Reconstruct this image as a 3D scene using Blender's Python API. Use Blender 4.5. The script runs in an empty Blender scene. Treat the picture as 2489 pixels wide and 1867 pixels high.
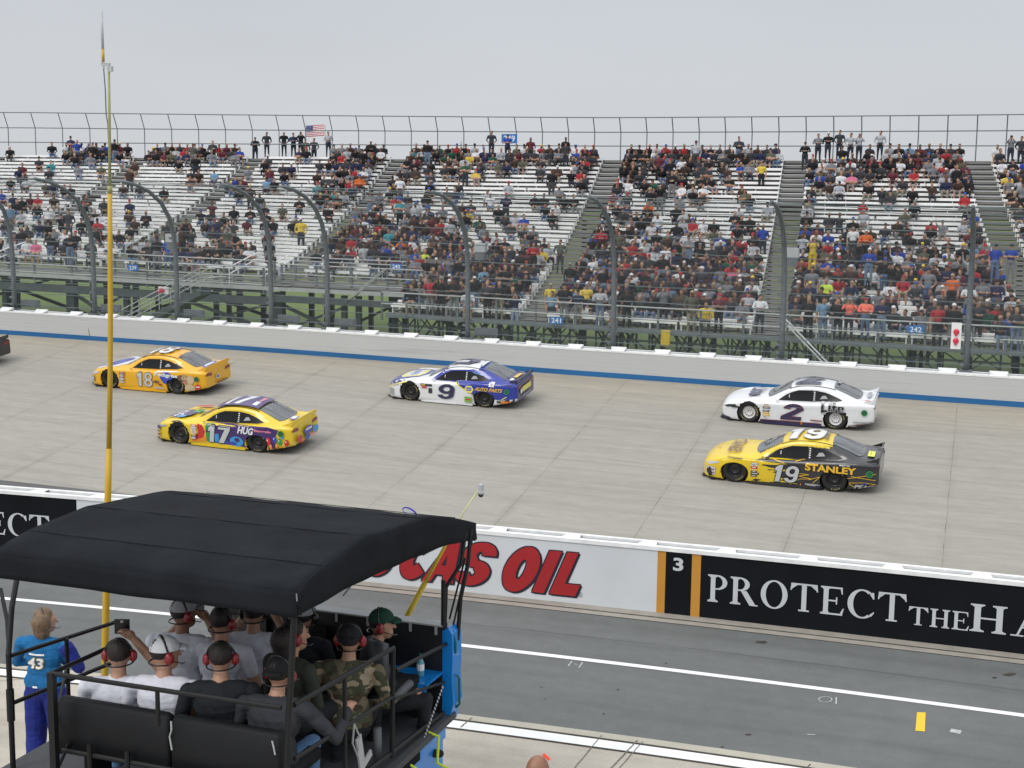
import bpy, bmesh, math, random
import numpy as np
from mathutils import Vector, Matrix
from mathutils.bvhtree import BVHTree

# ------------------------------------------------------------------ camera, sky, sun, exposure
SC = bpy.context.scene
COL = SC.collection
HCAM = 6.4
PSI, PITCH, ROLL = math.radians(20), math.atan(453.5 / 3250), .012
Z3 = Vector((0, 0, 1))
CF0 = Vector((-math.sin(PSI), math.cos(PSI), 0)); CR0 = Vector((math.cos(PSI), math.sin(PSI), 0))
CF = CF0 * math.cos(PITCH) - Z3 * math.sin(PITCH); CU0 = CF0 * math.sin(PITCH) + Z3 * math.cos(PITCH)
CU = (CU0 - CR0 * ROLL).normalized(); CR = (CR0 + CU0 * ROLL).normalized()
cam = bpy.data.cameras.new('camera'); camo = bpy.data.objects.new('camera', cam); COL.objects.link(camo)
m = Matrix((CR, CU, -CF)).transposed().to_4x4(); m.translation = Vector((0, 0, HCAM)); camo.matrix_world = m
cam.sensor_width = 36; cam.lens = 36 * 3250 / 2489; cam.clip_start = .5; cam.clip_end = 3000
SC.camera = camo

W = bpy.data.worlds.new('World'); SC.world = W; W.use_nodes = True
nt = W.node_tree; nt.nodes.clear()
def N(t, typ, **kw):
    n = t.nodes.new(typ)
    for k, v in kw.items(): setattr(n, k, v)
    return n
out = N(nt, 'ShaderNodeOutputWorld'); bg = N(nt, 'ShaderNodeBackground'); bg.inputs[1].default_value = 1.0
sky = N(nt, 'ShaderNodeTexSky'); sky.sky_type = 'NISHITA'; sky.sun_disc = False
sky.sun_elevation = math.radians(46.5); sky.sun_rotation = math.radians(200.5); sky.dust_density = 4
sm = N(nt, 'ShaderNodeVectorMath', operation='SCALE'); sm.inputs['Scale'].default_value = .02
tc = N(nt, 'ShaderNodeTexCoord'); sep = N(nt, 'ShaderNodeSeparateXYZ')
ramp = N(nt, 'ShaderNodeValToRGB'); cr = ramp.color_ramp
cr.elements[0].position = 0; cr.elements[0].color = (.60, .62, .645, 1)
cr.elements[1].position = 1; cr.elements[1].color = (1.42, 1.46, 1.5, 1)
for p_, c_ in ((.05, (.59, .608, .64)), (.19, (.525, .54, .572)), (.36, (.76, .775, .80))):
    e = cr.elements.new(p_); e.color = (*c_, 1)
no = N(nt, 'ShaderNodeTexNoise'); no.inputs['Scale'].default_value = 2.2; no.inputs['Detail'].default_value = 3
mpw = N(nt, 'ShaderNodeMapping'); mpw.inputs['Scale'].default_value = (1, 1, 3.5)
mr = N(nt, 'ShaderNodeMapRange'); mr.inputs['To Min'].default_value = .89; mr.inputs['To Max'].default_value = 1.09
sc2 = N(nt, 'ShaderNodeVectorMath', operation='SCALE')
add = N(nt, 'ShaderNodeVectorMath', operation='ADD')
L = nt.links.new
L(tc.outputs['Generated'], sep.inputs[0]); L(sep.outputs['Z'], ramp.inputs[0])
L(tc.outputs['Generated'], mpw.inputs[0]); L(mpw.outputs[0], no.inputs['Vector']); L(no.outputs['Fac'], mr.inputs['Value'])
L(ramp.outputs[0], sc2.inputs[0]); L(mr.outputs[0], sc2.inputs['Scale'])
L(sky.outputs[0], sm.inputs[0]); L(sc2.outputs[0], add.inputs[0]); L(sm.outputs[0], add.inputs[1])
L(add.outputs[0], bg.inputs[0]); L(bg.outputs[0], out.inputs[0])

sun = bpy.data.lights.new('sun', 'SUN'); suno = bpy.data.objects.new('sun', sun); COL.objects.link(suno)
sun.energy = 1.4; sun.angle = math.radians(26); sun.color = (1, .96, .9)
suno.rotation_euler = Vector((-.30, -.80, .90)).normalized().to_track_quat('Z', 'Y').to_euler()

SC.view_settings.view_transform = 'Standard'; SC.view_settings.look = 'None'
SC.view_settings.exposure = 0; SC.view_settings.gamma = 1

# ------------------------------------------------------------------ helpers
def ray(x, y):
    return CF + CR * ((x - 1244.5) / 3250) - CU * ((y - 933.5) / 3250)
CAMP = Vector((0, 0, HCAM))
def aty(x, y, Y): d = ray(x, y); return CAMP + d * (Y / d.y)
def atz(x, y, z): d = ray(x, y); return CAMP + d * ((z - HCAM) / d.z)
def atx(x, y, X): d = ray(x, y); return CAMP + d * (X / d.x)

def Yow(X): return 48.0 - .0013 * (X + 4) ** 2                       # outer wall line
def zow(X): return float(np.interp(X, [-75, -60, -40.3, -34.6, -26.9, -19.8, -15, -2.9, 1, 30], [1.3, .9, .31, .18, .04, -.12, -.22, -.40, -.44, -.5]))
def Ypw(X): return 19.88 - .0026 * (X - 1) ** 2                      # pit wall line
def ztrack(X, Y): return zow(X) - .12 * min(Yow(X) - Y, 16.5)
def zline(v): return lambda X: v

_names = {}
def prop(o, label=None, cat=None, group=None, kind=None):
    if label: o['label'] = label
    if cat: o['category'] = cat
    if group: o['group'] = group
    if kind: o['kind'] = kind
    return o
def empty(name, loc=(0, 0, 0), rot=(0, 0, 0), label=None, cat=None, group=None):
    o = bpy.data.objects.new(name, None); o.empty_display_size = .3; COL.objects.link(o)
    o.location = loc; o.rotation_euler = rot
    return prop(o, label, cat, group)

class MB:
    def __init__(s): s.v = []; s.f = []; s.m = []; s.mi = 0; s.smooth = []; s.sm = False
    def add(s, vs, fs):
        b = len(s.v); s.v.extend([tuple(v) for v in vs])
        for f in fs: s.f.append(tuple(i + b for i in f)); s.m.append(s.mi); s.smooth.append(s.sm)
        return s
    def box(s, c, d, R=None):
        vs = [Vector((sx * d[0] / 2, sy * d[1] / 2, sz * d[2] / 2)) for sx in (-1, 1) for sy in (-1, 1) for sz in (-1, 1)]
        if R is not None: vs = [R @ v for v in vs]
        c = Vector(c); vs = [v + c for v in vs]
        return s.add(vs, [(0, 1, 3, 2), (4, 6, 7, 5), (0, 4, 5, 1), (2, 3, 7, 6), (0, 2, 6, 4), (1, 5, 7, 3)])
    def b2(s, x0, x1, y0, y1, z0, z1): return s.box(((x0 + x1) / 2, (y0 + y1) / 2, (z0 + z1) / 2), (x1 - x0, y1 - y0, z1 - z0))
    def tube(s, pts, r, n=8, cap=True):
        pts = [Vector(p) for p in pts]
        rs = r if isinstance(r, (list, tuple)) else [r] * len(pts)
        vs = []; fs = []; up = None
        for i, p in enumerate(pts):
            d = (pts[min(i + 1, len(pts) - 1)] - pts[max(i - 1, 0)]).normalized()
            if up is None:
                up = Vector((0, 0, 1)) if abs(d.z) < .9 else Vector((1, 0, 0))
            a = d.cross(up).normalized(); b = a.cross(d).normalized(); up = b
            for k in range(n):
                t = 2 * math.pi * (k + .5) / n
                vs.append(p + (a * math.cos(t) + b * math.sin(t)) * rs[i])
        for i in range(len(pts) - 1):
            for k in range(n):
                k2 = (k + 1) % n
                fs.append((i * n + k, i * n + k2, (i + 1) * n + k2, (i + 1) * n + k))
        if cap: fs.append(tuple(range(n - 1, -1, -1))); fs.append(tuple((len(pts) - 1) * n + k for k in range(n)))
        return s.add(vs, fs)
    def sphere(s, c, r, nu=12, nv=8, M=None):
        r = Vector(r) if isinstance(r, (tuple, list, Vector)) else Vector((r, r, r)); c = Vector(c)
        vs = []; fs = []
        for j in range(1, nv):
            for i in range(nu):
                a = 2 * math.pi * i / nu; b = math.pi * j / nv
                vs.append(Vector((r.x * math.cos(a) * math.sin(b), r.y * math.sin(a) * math.sin(b), r.z * math.cos(b))))
        vs += [Vector((0, 0, r.z)), Vector((0, 0, -r.z))]; T = len(vs) - 2
        if M is not None: vs = [M @ v for v in vs]
        vs = [v + c for v in vs]
        for j in range(nv - 2):
            for i in range(nu):
                i2 = (i + 1) % nu; fs.append((j * nu + i, (j + 1) * nu + i, (j + 1) * nu + i2, j * nu + i2))
        for i in range(nu):
            i2 = (i + 1) % nu; fs.append((T, i, i2)); fs.append((T + 1, (nv - 2) * nu + i2, (nv - 2) * nu + i))
        return s.add(vs, fs)
    def sweep(s, prof, pathf, ts, closed=True):
        """prof: list of (a,b) offsets; pathf(t,a,b)->xyz"""
        n = len(prof); vs = [pathf(t, a, b) for t in ts for a, b in prof]; fs = []
        for i in range(len(ts) - 1):
            for k in range(n if closed else n - 1):
                k2 = (k + 1) % n; fs.append((i * n + k, (i + 1) * n + k, (i + 1) * n + k2, i * n + k2))
        if closed: fs.append(tuple(range(n))); fs.append(tuple((len(ts) - 1) * n + k for k in reversed(range(n))))
        return s.add(vs, fs)
    def mesh(s, name, mats):
        me = bpy.data.meshes.new(name); me.from_pydata(s.v, [], s.f)
        for mt in (mats if isinstance(mats, (list, tuple)) else [mats]): me.materials.append(mt)
        me.polygons.foreach_set('material_index', s.m); me.polygons.foreach_set('use_smooth', s.smooth); me.update()
        return me
    def build(s, name, mats, parent=None, **kw):
        o = bpy.data.objects.new(name, s.mesh(name, mats)); COL.objects.link(o)
        if parent: o.parent = parent
        return prop(o, **kw)

# ------------------------------------------------------------------ materials
def mat(name, col, rough=.6, metal=0, var=.12, scale=3., bump=0, bscale=40, coat=0, spec=.5, stretch=None, emis=None, detail=5):
    m = bpy.data.materials.new(name); m.use_nodes = True; t = m.node_tree; b = t.nodes['Principled BSDF']
    b.inputs['Roughness'].default_value = rough; b.inputs['Metallic'].default_value = metal
    b.inputs['Coat Weight'].default_value = coat; b.inputs['Specular IOR Level'].default_value = spec
    c = (*col, 1)
    tcn = N(t, 'ShaderNodeTexCoord'); n = N(t, 'ShaderNodeTexNoise'); n.inputs['Scale'].default_value = scale; n.inputs['Detail'].default_value = detail
    mp = N(t, 'ShaderNodeMapping')
    if stretch: mp.inputs['Scale'].default_value = stretch
    t.links.new(tcn.outputs['Object'], mp.inputs[0]); t.links.new(mp.outputs[0], n.inputs['Vector'])
    r = N(t, 'ShaderNodeMapRange'); r.inputs['From Min'].default_value = .3; r.inputs['From Max'].default_value = .7
    r.inputs['To Min'].default_value = 1 - var; r.inputs['To Max'].default_value = 1 + var
    t.links.new(n.outputs['Fac'], r.inputs['Value'])
    s = N(t, 'ShaderNodeVectorMath', operation='SCALE'); s.inputs[0].default_value = col
    t.links.new(r.outputs[0], s.inputs['Scale']); t.links.new(s.outputs[0], b.inputs['Base Color'])
    if bump:
        n2 = N(t, 'ShaderNodeTexNoise'); n2.inputs['Scale'].default_value = bscale; n2.inputs['Detail'].default_value = 4
        t.links.new(mp.outputs[0], n2.inputs['Vector'])
        bp = N(t, 'ShaderNodeBump'); bp.inputs['Strength'].default_value = bump; bp.inputs['Distance'].default_value = .02
        t.links.new(n2.outputs['Fac'], bp.inputs['Height']); t.links.new(bp.outputs[0], b.inputs['Normal'])
    if emis: b.inputs['Emission Color'].default_value = (*emis, 1); b.inputs['Emission Strength'].default_value = 1
    return m
def sub(t, *a, op='MULTIPLY'): pass
M = {}
M['white'] = mat('white_paint', (.78, .79, .79), .45, var=.05, scale=2)
M['wwhite'] = mat('worn_white_paint', (.74, .75, .75), .6, var=.10, scale=5, detail=8)
M['bench'] = mat('bench_white', (.85, .86, .86), .5, var=.08, scale=1.5)
M['deck'] = mat('grey_tread_boards', (.185, .187, .178), .7, var=.16, scale=1.2, stretch=(.5, 3, 3))
M['alu'] = mat('galvanised_rail', (.42, .44, .45), .45, .3, var=.1)
M['rail'] = mat('grey_steel_post', (.13, .15, .165), .55, .1, var=.15, scale=4)
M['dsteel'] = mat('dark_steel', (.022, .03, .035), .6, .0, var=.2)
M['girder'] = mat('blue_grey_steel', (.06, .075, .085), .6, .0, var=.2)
M['fpost'] = mat('fence_post_grey', (.14, .16, .175), .55, .1, var=.14, scale=6)
M['cable'] = mat('fence_cable', (.15, .19, .20), .5, .2, var=.1)
M['black'] = mat('black_paint', (.012, .013, .015), .5, var=.2)
M['rubber'] = mat('tyre_rubber', (.014, .014, .014), .75, var=.2, scale=12)
M['rimk'] = mat('black_rim', (.02, .02, .022), .35, var=.1)
M['rimw'] = mat('white_rim', (.7, .7, .7), .4, var=.05)
M['well'] = mat('wheel_well', (.006, .006, .006), .9, var=.1)
M['chassis'] = mat('black_trim', (.01, .01, .012), .5, var=.1)
M['signblue'] = mat('sign_blue', (.02, .16, .50), .5, var=.04)
M['signwhite'] = mat('sign_white', (.8, .82, .84), .5, var=.03)
M['wallblack'] = mat('wall_black_paint', (.0065, .008, .0105), .8, var=.2, scale=1.5, spec=.12)
M['wallwhite'] = mat('wall_white_paint', (.56, .59, .62), .55, var=.04, scale=1.2)
M['letter'] = mat('letter_grey', (.50, .53, .56), .55, var=.03)
M['letred'] = mat('letter_red', (.33, .012, .016), .5, var=.05)
M['letnavy'] = mat('letter_navy', (.012, .014, .03), .5, var=.05)
M['orange'] = mat('orange_paint', (.50, .235, .03), .55, var=.05)
M['yelbox'] = mat('yellow_road_paint', (.75, .50, .02), .6, var=.05, scale=8)
M['chalk'] = mat('chalk', (.42, .43, .42), .9, var=.25, scale=25)
M['crack'] = mat('joint_dark', (.045, .038, .03), .9, var=.4, scale=9)
M['jointpad'] = mat('pad_joint', (.17, .155, .13), .9, var=.5, scale=14)
M['curb'] = mat('curb_concrete', (.30, .28, .245), .8, var=.14, scale=4, bump=.2)
M['mast'] = mat('yellow_mast', (.50, .31, .015), .5, var=.06)
M['mastg'] = mat('pale_mast', (.29, .30, .12), .5, var=.08)
M['mast2'] = mat('bright_yellow_pole', (.68, .50, .03), .45, var=.05)
M['mast3'] = mat('pale_yellow_pole', (.62, .62, .28), .5, var=.05)
M['ant'] = mat('antenna_grey', (.42, .44, .46), .45, var=.06)
M['bright'] = mat('box_blue', (.006, .205, .62), .35, var=.05, coat=.3)
M['lime'] = mat('lime_handle', (.50, .62, .015), .45, var=.05)
M['gclip'] = mat('green_clip', (.008, .10, .07), .4, var=.05)
M['frame'] = mat('black_tube', (.009, .010, .011), .5, var=.15, spec=.3)
M['canvas'] = mat('black_canvas', (.0115, .0135, .017), .9, var=.22, spec=.12, scale=2.5, bump=.25, bscale=9)
M['seat'] = mat('black_vinyl', (.009, .010, .012), .6, spec=.2, var=.15, bump=.1, bscale=30)
M['floor'] = mat('rubber_floor', (.05, .054, .062), .7, var=.12, scale=8)
M['skin'] = mat('skin', (.42, .235, .165), .55, var=.08, scale=10)
M['tskin'] = mat('tanned_skin', (.27, .14, .09), .5, var=.08, scale=10)
M['red'] = mat('red_plastic', (.24, .014, .022), .35, var=.05, coat=.3)
M['lamp'] = mat('red_lamp', (.62, .03, .07), .3, var=.05)
M['phone'] = mat('phone_black', (.01, .01, .012), .25, var=.02)
M['bottle'] = mat('water_bottle', (.12, .34, .40), .15, var=.05)
M['flagred'] = mat('flag_red', (.5, .05, .07), .7, var=.06)
M['flagblue'] = mat('flag_blue', (.05, .06, .2), .7, var=.06)
M['gold'] = mat('gold_cloth', (.55, .40, .03), .7, var=.1, scale=8)

def node_mat(name):
    m = bpy.data.materials.new(name); m.use_nodes = True; t = m.node_tree
    return m, t, t.nodes['Principled BSDF']
def mathn(t, op, a, b=None, c=None, clamp=False):
    n = N(t, 'ShaderNodeMath', operation=op); n.use_clamp = clamp
    for i, v in enumerate((a, b, c)):
        if v is None: continue
        if isinstance(v, (int, float)): n.inputs[i].default_value = v
        else: t.links.new(v, n.inputs[i])
    return n.outputs[0]
def noise(t, vec, scale, detail=4, rough=.5):
    n = N(t, 'ShaderNodeTexNoise'); n.inputs['Scale'].default_value = scale; n.inputs['Detail'].default_value = detail
    n.inputs['Roughness'].default_value = rough; t.links.new(vec, n.inputs['Vector']); return n.outputs['Fac']
def mixc(t, fac, a, b):
    n = N(t, 'ShaderNodeMix'); n.data_type = 'RGBA'
    if isinstance(fac, (int, float)): n.inputs[0].default_value = fac
    else: t.links.new(fac, n.inputs[0])
    for i, v in ((6, a), (7, b)):
        if isinstance(v, tuple): n.inputs[i].default_value = (*v, 1)
        else: t.links.new(v, n.inputs[i])
    return n.outputs[2]
def rng(t, v, a, b, c, d):
    n = N(t, 'ShaderNodeMapRange'); t.links.new(v, n.inputs['Value'])
    for k, x in zip(('From Min', 'From Max', 'To Min', 'To Max'), (a, b, c, d)): n.inputs[k].default_value = x
    return n.outputs[0]
def mapv(t, vec, scale=(1, 1, 1), rot=(0, 0, 0)):
    n = N(t, 'ShaderNodeMapping'); n.inputs['Scale'].default_value = scale; n.inputs['Rotation'].default_value = rot
    t.links.new(vec, n.inputs[0]); return n.outputs[0]

# track concrete: slabs with sealed joints, tyre grooves and stains
def track_material():
    m, t, b = node_mat('track_concrete'); tcn = N(t, 'ShaderNodeTexCoord'); P = tcn.outputs['Object']
    s = N(t, 'ShaderNodeSeparateXYZ'); t.links.new(P, s.inputs[0]); X, Y = s.outputs[0], s.outputs[1]
    # distance from the outer wall
    xp = mathn(t, 'ADD', X, 4.0); d = mathn(t, 'SUBTRACT', mathn(t, 'SUBTRACT', 48.0, mathn(t, 'MULTIPLY', mathn(t, 'MULTIPLY', xp, xp), .0013)), Y)
    wob = mathn(t, 'MULTIPLY', mathn(t, 'SUBTRACT', noise(t, P, .8, 3), .5), .10)
    k = mathn(t, 'SUBTRACT', mathn(t, 'MULTIPLY', X, .0024), .012)
    xc = mathn(t, 'SUBTRACT', X, mathn(t, 'MULTIPLY', mathn(t, 'SUBTRACT', Y, 38.0), k))
    u = mathn(t, 'DIVIDE', mathn(t, 'ADD', mathn(t, 'ADD', xc, 1.0), mathn(t, 'MULTIPLY', wob, .6)), 3.8)
    fu = mathn(t, 'ABSOLUTE', mathn(t, 'SUBTRACT', mathn(t, 'FRACT', mathn(t, 'ADD', u, 100.5)), .5))
    wid = rng(t, noise(t, P, 1.3, 5, .7), .38, .72, .0004, .0046)
    j1 = mathn(t, 'LESS_THAN', fu, wid)
    v = mathn(t, 'DIVIDE', mathn(t, 'ADD', mathn(t, 'ADD', d, mathn(t, 'MULTIPLY', X, .03)), mathn(t, 'ADD', .5, wob)), 3.25)
    fv = mathn(t, 'ABSOLUTE', mathn(t, 'SUBTRACT', mathn(t, 'FRACT', mathn(t, 'ADD', v, 100.5)), .5))
    j2 = mathn(t, 'LESS_THAN', fv, mathn(t, 'MULTIPLY', wid, 1.35))
    # slab to slab tone
    cell = N(t, 'ShaderNodeCombineXYZ'); t.links.new(mathn(t, 'ROUND', mathn(t, 'ADD', u, .5)), cell.inputs[0]); t.links.new(mathn(t, 'ROUND', mathn(t, 'ADD', v, .5)), cell.inputs[1])
    wn = N(t, 'ShaderNodeTexWhiteNoise'); t.links.new(cell.outputs[0], wn.inputs['Vector'])
    base = mixc(t, noise(t, P, .25, 4), (.330, .313, .278), (.300, .287, .258))
    # tan dust band by the wall, grey worn groove lower down
    dn = mathn(t, 'ADD', d, mathn(t, 'MULTIPLY', noise(t, P, .35, 3), 2.0))
    base = mixc(t, rng(t, dn, 2.2, 5.5, .75, 0), base, (.35, .315, .25))
    streak = noise(t, mapv(t, P, (.07, 1.6, 1)), 1.6, 5, .6)
    base = mixc(t, rng(t, streak, .42, .70, 0, .45), base, (.215, .208, .195))
    fine = noise(t, mapv(t, P, (.6, 1.5, 1)), 2.5, 8, .65)
    tone = mathn(t, 'MULTIPLY', rng(t, fine, .25, .75, .90, 1.10), rng(t, wn.outputs['Value'], 0, 1, .985, 1.015))
    sc = N(t, 'ShaderNodeVectorMath', operation='SCALE'); t.links.new(base, sc.inputs[0]); t.links.new(tone, sc.inputs['Scale'])
    # stain beside transverse joints
    near = mathn(t, 'MULTIPLY', rng(t, fu, 0, .06, .22, 0), rng(t, noise(t, P, .7, 4), .4, .65, 0, 1))
    c = mixc(t, mathn(t, 'MAXIMUM', near, 0), sc.outputs[0], (.14, .13, .115))
    c = mixc(t, mathn(t, 'MAXIMUM', mathn(t, 'MULTIPLY', j1, .58), mathn(t, 'MULTIPLY', j2, .30)), c, (.07, .062, .052))
    t.links.new(c, b.inputs['Base Color']); b.inputs['Roughness'].default_value = .82; b.inputs['Specular IOR Level'].default_value = .35
    bp = N(t, 'ShaderNodeBump'); bp.inputs['Strength'].default_value = .25; bp.inputs['Distance'].default_value = .01
    t.links.new(noise(t, P, 30, 4), bp.inputs['Height']); t.links.new(bp.outputs[0], b.inputs['Normal'])
    return m
M['track'] = track_material()

def ground_material(name, c1, c2, c3, speck=0, streakamt=.3, sx=(.12, 1.4, 1), tracks=False):
    m, t, b = node_mat(name); tcn = N(t, 'ShaderNodeTexCoord'); P = tcn.outputs['Object']
    base = mixc(t, rng(t, noise(t, P, .5, 5), .3, .7, 0, 1), c1, c2)
    base = mixc(t, rng(t, noise(t, mapv(t, P, sx), 1.3, 6, .6), .48, .75, 0, streakamt), base, c3)
    f = rng(t, noise(t, P, 40, 6, .75), .25, .75, .86, 1.14)
    f = mathn(t, 'MULTIPLY', f, rng(t, noise(t, P, 3.5, 5, .6), .3, .7, .93, 1.07))
    sc = N(t, 'ShaderNodeVectorMath', operation='SCALE'); t.links.new(base, sc.inputs[0]); t.links.new(f, sc.inputs['Scale'])
    c = sc.outputs[0]
    if tracks:
        sp = N(t, 'ShaderNodeSeparateXYZ'); t.links.new(P, sp.inputs[0]); xx = mathn(t, 'MULTIPLY', mathn(t, 'MULTIPLY', sp.outputs[0], sp.outputs[0]), .0030)
        yy = mathn(t, 'ADD', mathn(t, 'ADD', sp.outputs[1], xx), mathn(t, 'MULTIPLY', mathn(t, 'SUBTRACT', noise(t, P, .35, 3), .5), .25)); n1 = noise(t, mapv(t, P, (.3, 2, 1)), 2, 5, .6)
        for y0, w0, k0 in ((18.35, .035, .45), (18.25, .22, .16), (16.6, .20, .13), (15.75, .16, .12), (19.0, .25, .14)):
            dd = mathn(t, 'ABSOLUTE', mathn(t, 'SUBTRACT', yy, y0)); f_ = mathn(t, 'MULTIPLY', mathn(t, 'MAXIMUM', rng(t, dd, 0, w0, k0, 0), 0), rng(t, n1, .3, .65, .3, 1.3)); c = mixc(t, f_, c, (.035, .035, .036))
    if speck: c = mixc(t, mathn(t, 'MULTIPLY', mathn(t, 'GREATER_THAN', noise(t, P, 55, 2), .745), .6), c, (.4, .4, .38))
    t.links.new(c, b.inputs['Base Color']); b.inputs['Roughness'].default_value = .85; b.inputs['Specular IOR Level'].default_value = .3
    bp = N(t, 'ShaderNodeBump'); bp.inputs['Strength'].default_value = .35; bp.inputs['Distance'].default_value = .01
    t.links.new(noise(t, P, 60, 4), bp.inputs['Height']); t.links.new(bp.outputs[0], b.inputs['Normal'])
    return m
M['asphalt'] = ground_material('pit_asphalt', (.140, .146, .145), (.122, .128, .127), (.088, .090, .089), speck=1, streakamt=.35, tracks=True)
M['pad'] = ground_material('stall_concrete', (.47, .435, .375), (.41, .375, .32), (.25, .225, .185), streakamt=.55, sx=(.25, 1.2, 1))
M['strip'] = ground_material('edge_concrete', (.43, .41, .345), (.39, .37, .31), (.33, .31, .26), streakamt=.3)
M['apron'] = ground_material('apron_asphalt', (.12, .12, .12), (.10, .10, .10), (.08, .08, .08))
M['grass'] = ground_material('grass_field', (.095, .15, .035), (.125, .175, .042), (.15, .175, .055), sx=(.05, .05, 1))
M['outer_face'] = None
def barrier_material():
    m, t, b = node_mat('barrier_grey_paint'); tcn = N(t, 'ShaderNodeTexCoord'); P = tcn.outputs['Object']
    at = N(t, 'ShaderNodeAttribute'); at.attribute_name = 'h'
    h = at.outputs['Fac']
    base = mixc(t, noise(t, P, .4, 4), (.50, .515, .515), (.455, .47, .47))
    lines = mathn(t, 'LESS_THAN', mathn(t, 'ABSOLUTE', mathn(t, 'SUBTRACT', mathn(t, 'FRACT', mathn(t, 'MULTIPLY', h, 5.3)), .5)), .045)
    base = mixc(t, mathn(t, 'MULTIPLY', lines, rng(t, noise(t, mapv(t, P, (.6, .6, 8)), 1.5, 4), .35, .6, .0, .35)), base, (.28, .29, .29))
    scr = noise(t, mapv(t, P, (.12, .12, 7)), 2, 6, .65)
    base = mixc(t, rng(t, scr, .55, .72, 0, .3), base, (.34, .34, .335))
    sc2_ = noise(t, mapv(t, P, (.035, 1, 2.5)), 2.2, 7, .7)
    base = mixc(t, mathn(t, 'MULTIPLY', rng(t, sc2_, .56, .70, 0, .5), rng(t, h, .15, .8, 1, 0)), base, (.17, .17, .17))
    t.links.new(base, b.inputs['Base Color']); b.inputs['Roughness'].default_value = .6
    return m
M['barrier'] = barrier_material()
M['barblue'] = mat('barrier_blue_stripe', (.012, .115, .30), .5, var=.12, scale=1.2, stretch=(.3, 1, 2))
def mesh_material():
    m = bpy.data.materials.new('chain_link'); m.use_nodes = True; t = m.node_tree; t.nodes.clear()
    o = N(t, 'ShaderNodeOutputMaterial'); d = N(t, 'ShaderNodeBsdfDiffuse'); d.inputs[0].default_value = (.17, .19, .20, 1)
    tr = N(t, 'ShaderNodeBsdfTransparent'); mx = N(t, 'ShaderNodeMixShader')
    tcn = N(t, 'ShaderNodeTexCoord'); s = N(t, 'ShaderNodeSeparateXYZ'); t.links.new(tcn.outputs['UV'], s.inputs[0])
    a = mathn(t, 'ADD', s.outputs[0], s.outputs[1]); bb = mathn(t, 'SUBTRACT', s.outputs[0], s.outputs[1])
    la = mathn(t, 'LESS_THAN', mathn(t, 'FRACT', mathn(t, 'MULTIPLY', a, 13)), .085)
    lb = mathn(t, 'LESS_THAN', mathn(t, 'FRACT', mathn(t, 'MULTIPLY', bb, 13)), .085)
    t.links.new(mathn(t, 'MAXIMUM', la, lb), mx.inputs[0]); t.links.new(tr.outputs[0], mx.inputs[1]); t.links.new(d.outputs[0], mx.inputs[2])
    t.links.new(mx.outputs[0], o.inputs[0]); return m
M['mesh'] = mesh_material()
def crowd_material():
    m, t, b = node_mat('spectator_clothing'); at = N(t, 'ShaderNodeAttribute'); at.attribute_name = 'col'
    tcn = N(t, 'ShaderNodeTexCoord'); f = rng(t, noise(t, tcn.outputs['Object'], 9, 4, .6), .3, .7, .8, 1.2)
    s = N(t, 'ShaderNodeVectorMath', operation='SCALE'); t.links.new(at.outputs['Color'], s.inputs[0]); t.links.new(f, s.inputs['Scale'])
    t.links.new(s.outputs[0], b.inputs['Base Color']); b.inputs['Roughness'].default_value = .8; b.inputs['Specular IOR Level'].default_value = .25
    return m
M['crowd'] = crowd_material()
def camo_material():
    m, t, b = node_mat('camouflage_cloth'); tcn = N(t, 'ShaderNodeTexCoord'); P = tcn.outputs['Object']
    dd = noise(t, mapv(t, P, (1, 1, 1.6)), 7, 2, .5); n2 = noise(t, mapv(t, P, (1.2, 1, 1.9), (1, 2, 3)), 8, 2, .5); n3 = noise(t, mapv(t, P, (1, 1, 1.5), (4, 1, 7)), 9, 2, .5)
    c = mixc(t, mathn(t, 'GREATER_THAN', dd, .52), (.055, .062, .035), (.14, .12, .075))
    c = mixc(t, mathn(t, 'GREATER_THAN', n2, .56), c, (.055, .032, .018))
    c = mixc(t, mathn(t, 'GREATER_THAN', n3, .59), c, (.33, .27, .19))
    t.links.new(c, b.inputs['Base Color']); b.inputs['Roughness'].default_value = .85
    return m
M['camo'] = camo_material()
def cloth(name, col, var=.1, fold=.6):
    m, t, b = node_mat(name); tcn = N(t, 'ShaderNodeTexCoord'); P = tcn.outputs['Object']
    f = rng(t, noise(t, P, 6, 4), .3, .7, 1 - var, 1 + var)
    s = N(t, 'ShaderNodeVectorMath', operation='SCALE'); s.inputs[0].default_value = col; t.links.new(f, s.inputs['Scale'])
    t.links.new(s.outputs[0], b.inputs['Base Color']); b.inputs['Roughness'].default_value = .85; b.inputs['Specular IOR Level'].default_value = .25
    bp = N(t, 'ShaderNodeBump'); bp.inputs['Strength'].default_value = fold; bp.inputs['Distance'].default_value = .03
    t.links.new(noise(t, mapv(t, P, (1, 1, 2.2), (.5, .3, 0)), 7, 3, .55), bp.inputs['Height']); t.links.new(bp.outputs[0], b.inputs['Normal'])
    return m
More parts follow.
